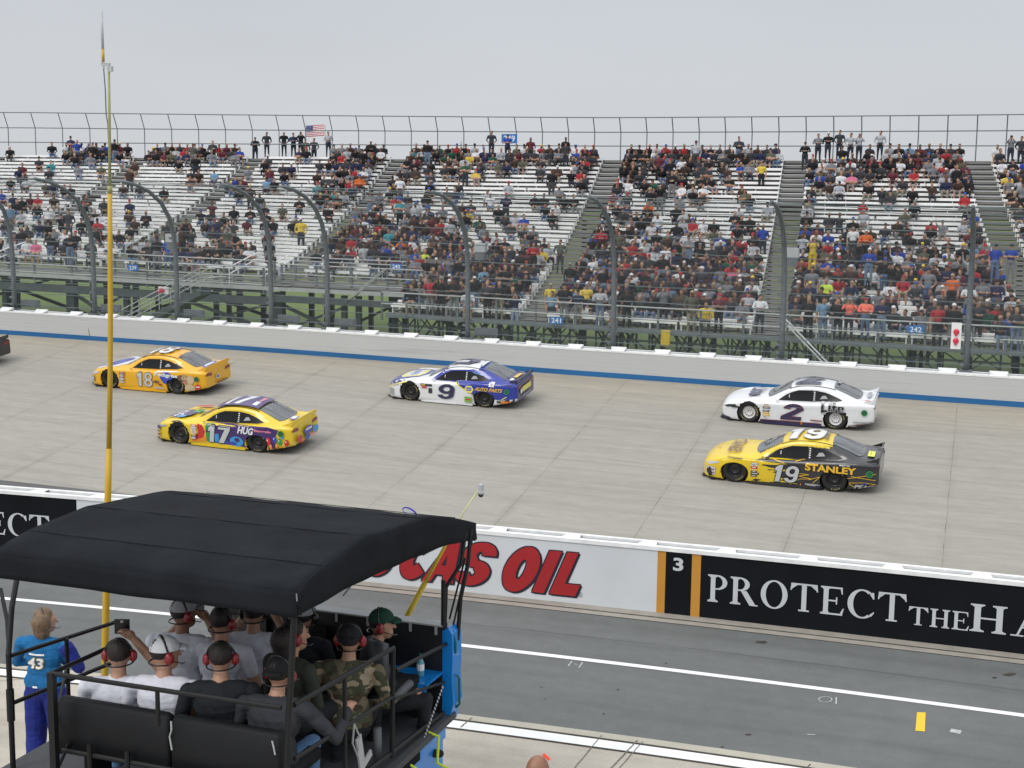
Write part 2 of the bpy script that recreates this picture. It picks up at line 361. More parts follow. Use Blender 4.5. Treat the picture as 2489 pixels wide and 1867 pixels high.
CL = {'white': cloth('white_shirt', (.62, .64, .72)), 'black': cloth('black_shirt', (.014, .017, .022)), 'charcoal': cloth('charcoal_jacket', (.035, .037, .045)),
      'denim': cloth('blue_denim', (.10, .20, .36)), 'dark': cloth('dark_trousers', (.018, .02, .025)), 'teal': cloth('teal_suit', (.012, .125, .31), .2, .9), 'navy': cloth('royal_blue_suit', (.016, .026, .19), .2, .9),
      'greencap': cloth('green_cap', (.012, .05, .032)), 'whitecap': cloth('white_cap', (.6, .62, .66)), 'greycap': cloth('grey_cap', (.33, .34, .37)), 'blackcap': cloth('black_cap', (.013, .014, .017)),
      'olive': cloth('olive_jacket', (.035, .04, .032)), 'tan': cloth('tan_boot', (.24, .11, .045)), 'shortgrey': cloth('grey_shorts', (.2, .21, .22)),
      'hairdark': mat('dark_hair', (.014, .010, .009), .6, var=.3, scale=30, bump=.5, bscale=60), 'hairblond': mat('blond_hair', (.15, .095, .055), .6, var=.35, scale=25, bump=.5, bscale=50)}

# ------------------------------------------------------------------ ground, roads, track
def band(y0f, y1f, zf, X0, X1, nx, ny, name, material, kind='structure', parent=None, **kw):
    mb = MB(); vs = []; fs = []
    for i in range(nx + 1):
        X = X0 + (X1 - X0) * i / nx; a = y0f(X); b_ = y1f(X)
        for j in range(ny + 1):
            Y = a + (b_ - a) * j / ny; vs.append((X, Y, zf(X, Y)))
    for i in range(nx):
        for j in range(ny):
            k = i * (ny + 1) + j; fs.append((k, k + ny + 1, k + ny + 2, k + 1))
    mb.sm = True; mb.add(vs, fs)
    return mb.build(name, material, parent, kind=kind, **kw)
Yas = lambda X: 15.0 - .0055 * X * X if X > -45 else 3.9
Yst = lambda X: 14.66 - .0052 * X * X if X > -45 else 4.1
Ywl = lambda X: 17.40 - .0040 * X * X if X > -45 else 9.3
Ypf = lambda X: Ypw(X) if X > -45 else 14.38
band(zline(-40), Yas, lambda X, Y: 0, -45, 30, 60, 4, 'pit_stall_pavement', M['pad'])
band(lambda X: Yst(X) + .17, lambda X: Yas(X) - .002, lambda X, Y: .004, -45, 30, 60, 1, 'edge_strip', M['strip'])
band(lambda X: Yas(X), lambda X: Ypf(X) - .46, lambda X, Y: 0, -45, 30, 60, 4, 'pit_road', M['asphalt'])
band(lambda X: Ypf(X) - .46, lambda X: Ypf(X) + .3, lambda X, Y: .0, -45, 30, 60, 1, 'gutter', M['curb'])
band(lambda X: Ypf(X) - .27, lambda X: Ypf(X) - .235, lambda X, Y: .004, -45, 30, 60, 1, 'gutter_joint', M['crack'])
band(lambda X: Ypf(X) - .475, lambda X: Ypf(X) - .455, lambda X, Y: .0045, -45, 30, 60, 1, 'gutter_edge', M['crack'])
band(lambda X: Ywl(X) - .06, lambda X: Ywl(X) + .06, lambda X, Y: .004, -45, 30, 80, 1, 'pit_lane_line', M['white'])
band(lambda X: Yst(X) - .11, lambda X: Yst(X) + .11, lambda X, Y: .006, -45, 30, 80, 1, 'pit_stall_line', M['white'])
for s_ in (-1, 1):
    band(lambda X: Yst(X) + s_ * .135 - .018, lambda X: Yst(X) + s_ * .135 + .018, lambda X, Y: .008, -45, 30, 80, 1, 'pit_stall_line_border', M['crack'])
# painted yellow box mark, chalk marks, the pit stall joints
mb = MB()
a, b, c, d = atz(2229, 1731, .005), atz(2250, 1732, .005), atz(2248, 1778, .005), atz(2225, 1776, .005)
mb.add([a, b, c, d], [(0, 3, 2, 1)]); mb.build('painted_pit_box_mark', M['yelbox'], kind='structure')
def stroke(mb, pts, w, z=.005):
    pts = [Vector((p[0], p[1], z)) for p in pts]
    for a, b in zip(pts[:-1], pts[1:]):
        d = (b - a).normalized(); n = Vector((-d.y, d.x, 0)) * w / 2; a2 = a - d * w * .2; b2 = b + d * w * .2
        mb.add([a2 - n, b2 - n, b2 + n, a2 + n], [(0, 1, 2, 3)]); z += .0004
        for q in pts: pass
def gpt(x, y, z=.005): p = atz(x, y, z); return (p.x, p.y)
mb = MB()
cx_, cy_ = 2006, 1700
stroke(mb, [gpt(cx_ + 16 * math.cos(t), cy_ + 7 * math.sin(t)) for t in np.linspace(0, 6.2, 15)], .016)
stroke(mb, [gpt(2033, 1695), gpt(2032, 1711)], .018)
stroke(mb, [gpt(1390, 1607), gpt(1381, 1619)], .018); stroke(mb, [gpt(1416, 1610), gpt(1407, 1623)], .018); stroke(mb, [gpt(1396, 1614), gpt(1403, 1615)], .016)
stroke(mb, [gpt(1963, 1785), gpt(1980, 1786)], .02); stroke(mb, [gpt(2315, 1776), gpt(2331, 1779)], .12)
mb.build('chalk_marks', M['chalk'], kind='structure')
mb = MB()
for (x0, y0, x1, y1, w) in ((1462, 1788, 1396, 1867, .012), (1549, 1800, 1486, 1867, .018), (1562, 1803, 1505, 1867, .012), (1147, 1745, 1120, 1768, .018), (1970, 1858, 1960, 1867, .015), (0, 1655, 60, 1650, .01)):
    p0, p1 = gpt(x0, y0), gpt(x1, y1)
    mid = [(p0[0] + (p1[0] - p0[0]) * t + random.Random(int(x0) + i).uniform(-.003, .003), p0[1] + (p1[1] - p0[1]) * t) for i, t in enumerate(np.linspace(0, 1.0, 9))]
    stroke(mb, mid, w, .0085)
mb.build('stall_joints', M['jointpad'], kind='structure')
rd = random.Random(4); mb = MB()
for (x, y, w, h) in ((1853, 1561, 17, 4), (2455, 1639, 18, 4), (2417, 1647, 8, 2), (1818, 1785, 9, 2), (1756, 1815, 5, 2), (1316, 1670, 3, 1.4), (1502, 1676, 4, 1.2), (1467, 1735, 3, 1.5), (1325, 1699, 3, 1.2), (1619, 1612, 4, 1)):
    pts = []
    for i in range(12):
        t = 2 * math.pi * i / 12; r_ = rd.uniform(.6, 1.1); p = gpt(x + w * r_ * math.cos(t), y + h * r_ * math.sin(t)); pts.append((p[0], p[1], .006))
    mb.add(pts, [tuple(range(12))])
mb.build('oil_spots', M['crack'], kind='structure')

band(lambda X: Ypf(X) + .3, lambda X: Yow(X) - 16.5, lambda X, Y: -.25 + (ztrack(X, Yow(X) - 16.5) + .25) * ((Y - Ypf(X) - .3) / (Yow(X) - 16.8 - Ypf(X))) ** .7, -62, 30, 60, 12, 'infield_apron', M['apron'])
band(lambda X: Yow(X) - 16.5, lambda X: Yow(X) + .02, ztrack, -75, 35, 130, 22, 'race_track', M['track'])
def gz(X, Y): return zow(max(X, -75)) * .6 + float(np.interp(Y, [54, 85, 96, 400, 900], [-.75, -3.4, -3.7, -3.5, -1.0]))
for nm, x0, x1, y0, y1, nx, ny in (('grass_field', -300, 260, 0, 0, 80, 14),):
    band(lambda X: Yow(min(max(X, -75), 35)) + .55, lambda X: 900, lambda X, Y: gz(X, Y) if Y > 53 else gz(X, Y) + (53 - Y) / 5 * .55, x0, x1, nx, 170, nm, M['grass'])

# ------------------------------------------------------------------ letter shapes
def text_polys(s, size=1, offset=0, shear=0, spacing=1):
    cu = bpy.data.curves.new('t', 'FONT'); cu.body = s; cu.size = size; cu.offset = offset; cu.shear = shear; cu.space_character = spacing
    cu.resolution_u = 4; cu.fill_mode = 'FRONT'
    o = bpy.data.objects.new('t', cu); COL.objects.link(o)
    dg = bpy.context.evaluated_depsgraph_get(); dg.update(); me = bpy.data.meshes.new_from_object(o.evaluated_get(dg))
    vs = [tuple(v.co)[:2] for v in me.vertices]; fs = [tuple(p.vertices) for p in me.polygons]
    bpy.data.objects.remove(o); bpy.data.curves.remove(cu); bpy.data.meshes.remove(me)
    return vs, fs
def fit(vf, x0, x1, z0, z1, slant=0):
    vs, fs = vf; a = np.array(vs); mn, mx = a.min(0), a.max(0)
    u = (a - mn) / (mx - mn)
    return [(x0 + (x1 - x0) * p[0] + slant * (p[1] - .5), z0 + (z1 - z0) * p[1]) for p in u], fs
def tfit(s, x0, x1, z0, z1, offset=0, shear=0, spacing=1, slant=0): return fit(text_polys(s, 1, offset, shear, spacing), x0, x1, z0, z1, slant)
def poly(pts): return [tuple(p) for p in pts], [tuple(range(len(pts)))]
def ell(cx, cz, rx, rz, n=24, a0=0, a1=2 * math.pi): return poly([(cx + rx * math.cos(t), cz + rz * math.sin(t)) for t in np.linspace(a0, a1, n, endpoint=abs(a1 - a0) < 6.2)])
def rect(x0, x1, z0, z1): return poly([(x0, z0), (x1, z0), (x1, z1), (x0, z1)])
def ring(cx, cz, rx, rz, tx, tz, a0=0, a1=360, n=28):
    vs = []; fs = []
    for i in range(n + 1):
        t = math.radians(a0 + (a1 - a0) * i / n)
        vs.append((cx + rx * math.cos(t), cz + rz * math.sin(t))); vs.append((cx + (rx - tx) * math.cos(t), cz + (rz - tz) * math.sin(t)))
    for i in range(n): fs.append((2 * i, 2 * i + 1, 2 * i + 3, 2 * i + 2))
    return vs, fs
# serif capitals from pieces on a unit-high box; returns list of pieces and width
def serif(ch):
    S, T = .15, .055
    def stem(x, z0=0, z1=1): return [rect(x, x + S, z0, z1), rect(x - .09, x + S + .09, 0, T), rect(x - .09, x + S + .09, 1 - T, 1), poly([(x - .06, T), (x + S + .06, T), (x + S, .11), (x, .11)]), poly([(x - .06, 1 - T), (x, .89), (x + S, .89), (x + S + .06, 1 - T)])]
    if ch == 'H': return stem(.09) + stem(.60) + [rect(.24, .60, .47, .53)], .84
    if ch == 'P': return stem(.09) + [ring(.30, .73, .32, .27, .15, .055, -90, 90), rect(.24, .31, .46, .515), rect(.24, .31, .945, 1)], .62
    if ch == 'R': return stem(.09) + [ring(.30, .75, .31, .25, .15, .055, -90, 90), rect(.24, .31, .50, .555), rect(.24, .31, .945, 1), poly([(.33, .52), (.52, .52), (.80, .05), (.80, 0), (.62, 0)]), rect(.72, .88, 0, .045)], .86
    if ch == 'O': return [ring(.42, .5, .42, .52, .16, .055)], .84
    if ch == 'C': return [ring(.44, .5, .44, .52, .17, .055, 52, 308), poly([(.72, .93), (.78, .93), (.80, .70), (.76, .70), (.66, .86)]), poly([(.66, .13), (.80, .26), (.80, .20), (.72, .07)])], .82
    if ch == 'T': return [rect(.33, .48, 0, .95), rect(.24, .57, 0, T), rect(0, .81, .94, 1), poly([(0, .94), (.06, .94), (.02, .74), (-.02, .74)]), poly([(.75, .94), (.81, .94), (.83, .74), (.79, .74)]), poly([(.06, .94), (.2, .94), (.02, .78)]), poly([(.61, .94), (.75, .94), (.79, .78)])], .81
    if ch == 'E': return stem(.09) + [rect(.24, .66, .94, 1), rect(.24, .68, 0, .06), rect(.24, .50, .48, .535), poly([(.60, .94), (.66, .94), (.67, .76), (.64, .76)]), poly([(.60, .06), (.68, .06), (.72, .26), (.69, .26)]), rect(.47, .51, .38, .635)], .72
    if ch == 'A': return [poly([(.12, 0), (.17, 0), (.44, .86), (.40, 1.0)]), poly([(.38, 1.02), (.47, 1.02), (.84, 0), (.66, 0)]), rect(.22, .64, .30, .35), rect(0, .30, 0, .05), rect(.56, .94, 0, .05)], .94
WALLF = .012
def wallmark(mb, vf, off=WALLF):
    vs, fs = vf; mb.add([(x, Ypw(x) - off, z) for x, z in vs], fs)

# ------------------------------------------------------------------ pit wall
pit = empty('pit_wall', (-8, 19.6, 0), label='low wall between pit road and track with painted panels and white metal cap', cat='wall')
def P(o, parent):                                                     # parent while keeping world place
    o.parent = parent; o.matrix_parent_inverse = Matrix.Translation(-Vector(parent.location)) if False else parent_inv(parent); return o
def parent_inv(p):
    return (Matrix.LocRotScale(p.location, p.rotation_euler, p.scale)).inverted()
def wsweep(mb, yf, y0, y1, z0, z1, Xs, zf=lambda X: 0):
    mb.sweep([(y0, z0), (y1, z0), (y1, z1), (y0, z1)], lambda X, a, b: (X, yf(X) + a, zf(X) + b), Xs); return mb
def xs(a, b, step=1.0):
    n = max(1, int(round((b - a) / step))); return [a + (b - a) * i / n for i in range(n + 1)]
segs = [(-30, -15.2, 'wallblack'), (-15.2, -4.76, 'wallwhite'), (-4.76, -4.63, 'orange'), (-4.63, -4.22, 'wallblack'), (-4.22, -4.08, 'orange'), (-4.08, 30, 'wallblack')]
mb = MB(); mlist = ['wallblack', 'wallwhite', 'orange']
for a, b, mm in segs:
    mb.mi = mlist.index(mm); wsweep(mb, Ypw, 0, .34, -1.2, 1.0, xs(a, b))
face = P(mb.build('wall_face', [M[k] for k in mlist]), pit)
mb = MB(); X_ = xs(-30, 30)
wsweep(mb, Ypw, -.02, .09, .995, 1.055, X_); wsweep(mb, Ypw, .27, .36, .995, 1.055, X_)
for k in range(-18, 24):
    x = -7.418 + 1.235 * k; y = Ypw(x)
    mb.add([(x - .17, y - .005, 1.058), (x + .17, y - .005, 1.058), (x + .10, y + .30, 1.062), (x - .10, y + .30, 1.062), (x - .17, y - .005, 1.0), (x + .17, y - .005, 1.0)], [(0, 1, 2, 3), (4, 5, 1, 0)])
P(mb.build('cap_rail', M['wwhite']), pit)
mb = MB(); wsweep(mb, Ypw, .09, .27, .995, 1.015, X_); P(mb.build('cap_channel', M['rail']), pit)
mb = MB()
def word(mb, s, x0, x1, z0, z1, off=WALLF):
    parts = [serif(c) for c in s]; tot = sum(w for _, w in parts) + .10 * (len(s) - 1); k = (x1 - x0) / tot; x = x0; n = 0
    for ps, w in parts:
        for ps_ in ps:
            wallmark(mb, ([(x + p[0] * k, z0 + (z1 - z0) * p[1]) for p in ps_[0]], ps_[1]), off + .0006 * (n % 9)); n += 1
        x += (w + .10) * k
word(mb, 'PROTECT', -3.96, -1.03, .27, .70); word(mb, 'THE', -.98, -.14, .255, .53); word(mb, 'HA', -.13, .98, .26, .67)
word(mb, 'PROTECT', -18.75, -15.76, .235, .65)
wallmark(mb, tfit('3', -4.51, -4.35, .70, .91, offset=.03))
P(mb.build('slogan_letters', M['letter']), pit)
mb = MB(); mb2 = MB()
def slab(x0, x1, z0, z1, kind):
    sl = .29; 
    def sh(p): return (x0 + (x1 - x0) * p[0] + sl * (p[1] - .5), z0 + (z1 - z0) * p[1])
    G = {'I': [[(0, 0), (1, 0), (1, 1), (0, 1)]], 'L': [[(0, 0), (.42, 0), (.42, 1), (0, 1)], [(.42, 0), (1, 0), (1, .27), (.42, .27)]],
         'O': None, 'U': [[(0, .3), (.36, .3), (.36, 1), (0, 1)], [(.64, .3), (1, .3), (1, 1), (.64, 1)]]}
    return sh, G.get(kind)
def red(kind, x0, x1, z0, z1):
    sh, g = slab(x0, x1, z0, z1, kind)
    shapes = []
    if g: shapes = [([sh(p) for p in q], [tuple(range(len(q)))]) for q in g]
    if kind == 'U': v, f = ring(.5, .32, .5, .32, .36, .22, 180, 360); shapes.append(([sh(p) for p in v], f))
    if kind == 'O': v, f = ring(.5, .5, .52, .5, .40, .28, 0, 360, 40); shapes.append(([sh(p) for p in v], f))
    if kind == 'C': v, f = ring(.5, .5, .52, .5, .42, .33, 42, 322, 36); shapes.append(([sh(p) for p in v], f))
    if kind == 'S':
        v, f = ring(.5, .71, .5, .29, .42, .21, 0, 270, 30); shapes.append(([sh(p) for p in v], f))
        v, f = ring(.5, .29, .5, .29, .42, .21, -180, 90, 30); shapes.append(([sh(p) for p in v], f))
    if kind == 'A':
        for q in ([(0, 0), (.30, 0), (.62, 1), (.42, 1)], [(.42, 1), (.72, 1), (1, 0), (.66, 0)], [(.3, .18), (.76, .18), (.74, .40), (.36, .40)]): shapes.append(([sh(p) for p in q], [(0, 1, 2, 3)]))
    for n, (v, f) in enumerate(shapes):
        wallmark(mb2, (v, f), .016 + n * .0012)
        for k, (dx, dz) in enumerate(((.035, -.014), (.018, .016), (-.022, -.018), (-.02, .014), (.03, -.03), (.0, -.022))):
            wallmark(mb, ([(a + dx, b + dz) for a, b in v], f), .006 + k * .0007 + n * .0003)
red('L', -10.1, -9.72, .12, .84); red('U', -9.63, -9.17, .12, .84); red('C', -9.02, -8.52, .12, .85); red('A', -8.55, -8.0, .12, .85); red('S', -8.03, -7.46, .12, .86)
red('O', -7.245, -6.705, .09, .86); red('I', -6.645, -6.445, .12, .83); red('L', -6.355, -5.925, .12, .83)
P(mb.build('letter_shadow', M['letnavy']), pit); P(mb2.build('red_letters', M['letred']), pit)
mb = MB(); wallmark(mb, ring(-5.99, .155, .035, .04, .006, .006)); wallmark(mb, tfit('R', -6.005, -5.977, .135, .175)); P(mb.build('registered_mark', M['letnavy']), pit)

# ------------------------------------------------------------------ outer wall
ow = empty('track_barrier', (-8, 48, -.4), label='long pale grey barrier behind the track with a blue stripe along its foot', cat='wall')
X_ = xs(-75, 33, 1.2)
mb = MB(); prof = [(0, .19), (0, .955)]
vs = []; fs = []
for i, X in enumerate(X_):
    for a, b in prof: vs.append((X, Yow(X) + a, zow(X) + b))
for i in range(len(X_) - 1): fs.append((2 * i, 2 * i + 2, 2 * i + 3, 2 * i + 1))
mb.add(vs, fs); o = mb.build('barrier_face', M['barrier'])
at = o.data.attributes.new('h', 'FLOAT', 'POINT'); at.data.foreach_set('value', [1.0 * (k % 2) for k in range(len(vs))])
P(o, ow)
mb = MB(); wsweep(mb, Yow, -.012, .3, -.2, .19, X_, zow); P(mb.build('blue_stripe', M['barblue']), ow)
mb = MB(); wsweep(mb, Yow, -.015, .13, .955, 1.01, X_, zow); wsweep(mb, Yow, .30, .75, .2, 1.035, X_, zow); wsweep(mb, Yow, .13, .30, .5, .97, X_, zow)
P(mb.build('cap_rail', M['wwhite']), ow)
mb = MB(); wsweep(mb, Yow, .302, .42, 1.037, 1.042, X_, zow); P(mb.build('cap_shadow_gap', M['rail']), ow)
for k in range(-33, 20):
    mb = MB(); x = -16.68 + 1.68 * k; y = Yow(x); z = zow(x)
    v = []
    for (a, b_, c_) in ((-.27, -.01, 1.0), (.27, -.01, 1.0), (.31, .40, 1.045), (-.31, .40, 1.045), (-.10, -.01, 1.02), (.22, -.01, 1.02), (.31, .40, 1.14), (-.31, .40, 1.14)):
        v.append((x + a, y + b_, z + c_))
    mb.add(v, [(0, 3, 2, 1), (4, 5, 6, 7), (0, 1, 5, 4), (1, 2, 6, 5), (2, 3, 7, 6), (3, 0, 4, 7)])
    P(mb.build('cap_wedge', M['white']), ow)
mb = MB()
for (x, s_) in ((-36.0, .02),):
    mb.add([(x, Yow(x) - .004, zow(x) + .2), (x + .03, Yow(x) - .004, zow(x) + .2), (x - .12, Yow(x) - .004, zow(x) + .93), (x - .15, Yow(x) - .004, zow(x) + .93)], [(0, 1, 2, 3)])
P(mb.build('panel_gap', M['crack']), ow)

# ------------------------------------------------------------------ catch fence
cf = empty('catch_fence', (-19, 48.5, .8), label='tall chain link catch fence on curved grey posts above the track barrier', cat='fence')
PROF = [(0, 0), (0, 1.3), (-.02, 2.6), (-.12, 3.5), (-.42, 4.25), (-.95, 4.85), (-1.75, 5.3), (-2.6, 5.55), (-3.5, 5.68)]
def yfence(X): return Yow(X) + .55
def zf0(X): return zow(X) + 1.02
posts = [-46.3, -40.0, -36.1, -32.2, -27.9, -25.4, -19.43, -13.6, -7.3, -.96, 5.5]
for k, X in enumerate(posts):
    mb = MB(); mb.sm = True
    pts = [(X, yfence(X) + a, zf0(X) + b) for a, b in PROF]
    mb.tube(pts, [.108, .104, .10, .096, .091, .086, .078, .072, .064], 10)
    mb.sm = False
    for a, b in [(0, .25), (0, .55), (0, .95), (0, 1.4), (0, 1.9), (0, 2.4), (-.05, 2.9), (-.12, 3.4), (-.3, 4.0), (-.65, 4.5), (-1.15, 5.0), (-1.9, 5.35), (-2.7, 5.57)]:
        mb.box((X - .13, yfence(X) + a - .02, zf0(X) + b), (.13, .12, .09))
    mb.box((X, yfence(X) - .02, zf0(X) + .03), (.42, .3, .08))
    P(mb.build('post', M['fpost']), cf)
    if k in (0, 1, 2, 3, 4, 5, 6):
        mb = MB(); mb.box((X + .72, yfence(X) + .15, zf0(X) + .30), (.95, .12, .32)); mb.box((X + .72, yfence(X) + .08, zf0(X) + .30), (.8, .02, .24)); P(mb.build('base_panel', M['rail']), cf)
def fprof(t):
    L_ = [0]
    for i in range(1, len(PROF)): L_.append(L_[-1] + math.dist(PROF[i], PROF[i - 1]))
    t *= L_[-1]
    return float(np.interp(t, L_, [p[0] for p in PROF])), float(np.interp(t, L_, [p[1] for p in PROF])), t
for t in (.035, .10, .165, .235, .31, .39, .475, .56, .65, .74, .83, .92, 1.0):
    a, b, _ = fprof(t); mb = MB()
    mb.tube([(X, yfence(X) + a, zf0(X) + b - .03 * math.sin(X * .9 + t * 20) ** 2) for X in xs(-75, 33, 1.5)], .016, 5)
    P(mb.build('cable', M['cable']), cf)
mb = MB(); vs = []; fs = []; uv = []
X_ = xs(-75, 33, 2.0); T_ = np.linspace(0, 1, 17)
for X in X_:
    for t in T_:
        a, b, l = fprof(t); vs.append((X, yfence(X) + a - .03, zf0(X) + b)); uv.append((X, l))
n = len(T_)
for i in range(len(X_) - 1):
    for j in range(n - 1): fs.append((i * n + j, (i + 1) * n + j, (i + 1) * n + j + 1, i * n + j + 1))
mb.add(vs, fs); o = mb.build('chain_link', M['mesh']); ul = o.data.uv_layers.new(name='UVMap')
ul.data.foreach_set('uv', [c for lp in o.data.loops for c in uv[lp.vertex_index]]); P(o, cf)

# ------------------------------------------------------------------ grandstand
NR = 38
def stY(X, i): return 58.73 + .78 * i - .0013 * (X + 4) ** 2
def stZ(X, i):
    yi = 793 - 10.7 * i; w = 62.5 + .83 * i
    return 6.4 - (yi - 480) * w / 3250 + (zow(max(X, -75)) + .41) * (1 - i / 38) - .15 * i / 38
AIS = [(-64.5, -.22), (-53.8, -.2), (-45.8, -.17), (-35.0, -.17), (-20.45, -.15), (-9.5, -.115), (2.3, -.14), (14.0, -.14)]
AW = .75
def aisX(k, i): x0, s = AIS[k]; return x0 + s * (.78 * i)
XL, XR = -80, 24
X1 = -27.6                                                            # full depth of the stand to the right of this
def rowfirst(X): return 0 if X > X1 else (6 if X > -34.8 else 5)
gs = empty('grandstand', (-20, 60, 0), label='open steel grandstand with rows of white bench seats and grey tread boards', cat='grandstand')
def rowbox(mb, i0, X0, X1_, dy0, dy1, dz0, dz1, step=3.0, zi=None):
    X_ = xs(X0, X1_, step)
    mb.sweep([(dy0, dz0), (dy1, dz0), (dy1, dz1), (dy0, dz1)], lambda X, a, b: (X, stY(X, i0) + a, stZ(X, i0 if zi is None else zi) + b), X_)
mb = MB()
for i in range(NR + 1):
    x0 = XL if i >= 5 else X1 - .0
    if i == 5: rowbox(mb, i, XL, X1, -.02, .80, -.05, 0)
    if i < 5: rowbox(mb, i, X1, XR, -.0, .78, -.05, 0)
    elif i > 5: rowbox(mb, i, XL, XR, 0, .78, -.05, 0)
    if i == 5: rowbox(mb, i, X1, XR, 0, .78, -.05, 0)
    # riser board
    dz = stZ(0, i + 1) - stZ(0, i)
    if i < NR: rowbox(mb, i, x0, XR, .745, .775, .045, dz - .055)
P(mb.build('tread_deck', M['deck']), gs)
for k, (x0, s) in enumerate(AIS):                                     # stair treads with half steps
    mb = MB()
    for i in range(NR):
        X = aisX(k, i)
        if X < X1 and i < 5: continue
        dz = stZ(0, i + 1) - stZ(0, i)
        mb.b2(X - .7, X + .7, stY(X, i) + .40, stY(X, i) + .72, stZ(X, i) + dz * .5 - .025, stZ(X, i) + dz * .5)
    P(mb.build('aisle_steps', M['deck']), gs)
# benches
brng = random.Random(9); allb = []
for i in range(0, NR):
    for k in range(len(AIS) + 1):
        a = XL if k == 0 else aisX(k - 1, i) + AW
        b = XR if k == len(AIS) else aisX(k, i) - AW
        if b < X1 and i < 8: continue
        if a < X1 and i < 8: a = X1 + .1
        if a < X1 < b and i < 8: a = X1 + .1
        if a > 6 or b < -76: continue
        gaps = [(a, b)]
        w = b - a
        if w > 6 and brng.random() < .75:
            c = a + w * brng.uniform(.3, .7); gaps = [(a, c), (c + .12, b)]
        mb = MB()
        for (p, q) in gaps:
            rowbox(mb, i, p, q, .38, .68, .385, .43); rowbox(mb, i, p, q, .365, .38, .275, .429)
            n = max(2, int((q - p) / 1.15))
            for j in range(n + 1):
                x = p + .06 + (q - p - .12) * j / n; mb.b2(x - .022, x + .022, stY(x, i) + .42, stY(x, i) + .60, stZ(x, i), stZ(x, i) + .37)
        allb.append((i, mb))
allb.sort(key=lambda t: t[0]); rest = MB()
for n_, (i, mb) in enumerate(allb):
    if n_ < 100: P(mb.build('bench', M['bench']), gs)
    else: rest.add(mb.v, mb.f)
P(rest.build('bench_rows', M['bench'], kind='stuff'), gs)
# nosing strip along each tread (reads as the second pale line under every bench)
mb = MB()
for i in range(0, NR + 1): rowbox(mb, i, XL if i >= 5 else X1, XR, -.012, .03, -.055, .004 if i < 14 else -.03)
P(mb.build('tread_nosing', M['deck']), gs)
def beam(mb, p, q, w=.2):
    p, q = Vector(p), Vector(q); d = q - p; L_ = d.length; R = d.to_track_quat('Z', 'Y').to_matrix(); mb.box((p + q) / 2, (w, w, L_), R)
# under the raised left part: columns, girders, braces
cols = [(-76, .3), (-69, .3), (-62.5, .3), (-55.6, .38), (-51.9, .3), (-47.8, .5), (-44.5, .3), (-41.2, .35), (-35.55, .5), (-31.9, .28), (-31.1, .28)]
for row, (iy, yo) in enumerate(((5.6, 0), (13, 0), (24, 0), (35, 0))):
    for X, w in cols:
        y = stY(X, iy); zt = stZ(X, iy) - .35; mb = MB(); w = w if row == 0 else .3
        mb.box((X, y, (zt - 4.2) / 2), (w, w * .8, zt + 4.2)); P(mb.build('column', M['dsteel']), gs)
for X in range(-24, 24, 5):
    for iy in (14, 26, 36):
        y = stY(X, iy); zt = stZ(X, iy) - .3; mb = MB(); mb.box((X, y, (zt - 4.2) / 2), (.22, .22, zt + 4.2)); P(mb.build('column', M['dsteel']), gs)
def girder(i, xa, xb, dz0, dz1, mt='girder', w=.18, dy=0):
    mb = MB(); rowbox(mb, i, xa, xb, dy, dy + w, dz0, dz1); P(mb.build('girder', M[mt]), gs)
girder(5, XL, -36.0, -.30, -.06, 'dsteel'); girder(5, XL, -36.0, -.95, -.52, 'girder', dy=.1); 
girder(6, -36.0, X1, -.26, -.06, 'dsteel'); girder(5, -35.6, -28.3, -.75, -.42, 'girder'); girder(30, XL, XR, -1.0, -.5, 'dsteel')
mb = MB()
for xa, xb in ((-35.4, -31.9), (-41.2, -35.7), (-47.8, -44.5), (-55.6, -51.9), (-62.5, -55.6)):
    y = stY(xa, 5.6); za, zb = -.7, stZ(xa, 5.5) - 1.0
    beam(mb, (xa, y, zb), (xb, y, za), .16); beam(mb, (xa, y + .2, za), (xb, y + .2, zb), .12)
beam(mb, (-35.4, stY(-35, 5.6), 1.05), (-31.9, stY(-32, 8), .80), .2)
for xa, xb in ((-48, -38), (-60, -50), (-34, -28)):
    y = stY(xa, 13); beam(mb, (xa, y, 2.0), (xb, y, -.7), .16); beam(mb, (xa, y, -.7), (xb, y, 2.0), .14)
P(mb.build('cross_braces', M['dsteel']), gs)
# scaffold-like frames under the low right part
mb = MB(); r_ = random.Random(3)
for X in np.arange(X1 + .3, XR, 1.25):
    for iy in (.3, 3.5, 7.5):
        y = stY(X, iy); zt = stZ(X, iy) - .06; mb.b2(X - .04, X + .04, y - .04, y + .04, -1.2, zt)
        beam(mb, (X, y, zt - .05), (X + 1.25, y, -.75 if int(X * 2) % 2 else -.5), .055)
        if int(X) % 2: beam(mb, (X + 1.25, y, zt - .05), (X, y, -.6), .055)
    beam(mb, (X, stY(X, .2), -.7), (X, stY(X, 7.5), stZ(X, 7.5) - .1), .07)
for iy in (.2, 3.5): rowbox(mb, iy, X1, XR, 0, .08, -.62, -.54)
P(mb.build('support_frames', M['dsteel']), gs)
mb = MB(); rowbox(mb, 0, X1, XR, -.03, .03, -.20, .02); P(mb.build('front_edge_channel', M['rail']), gs)
mb = MB(); rowbox(mb, 5, XL, X1, -.06, -.02, -.16, .03); P(mb.build('front_edge_channel', M['alu']), gs)
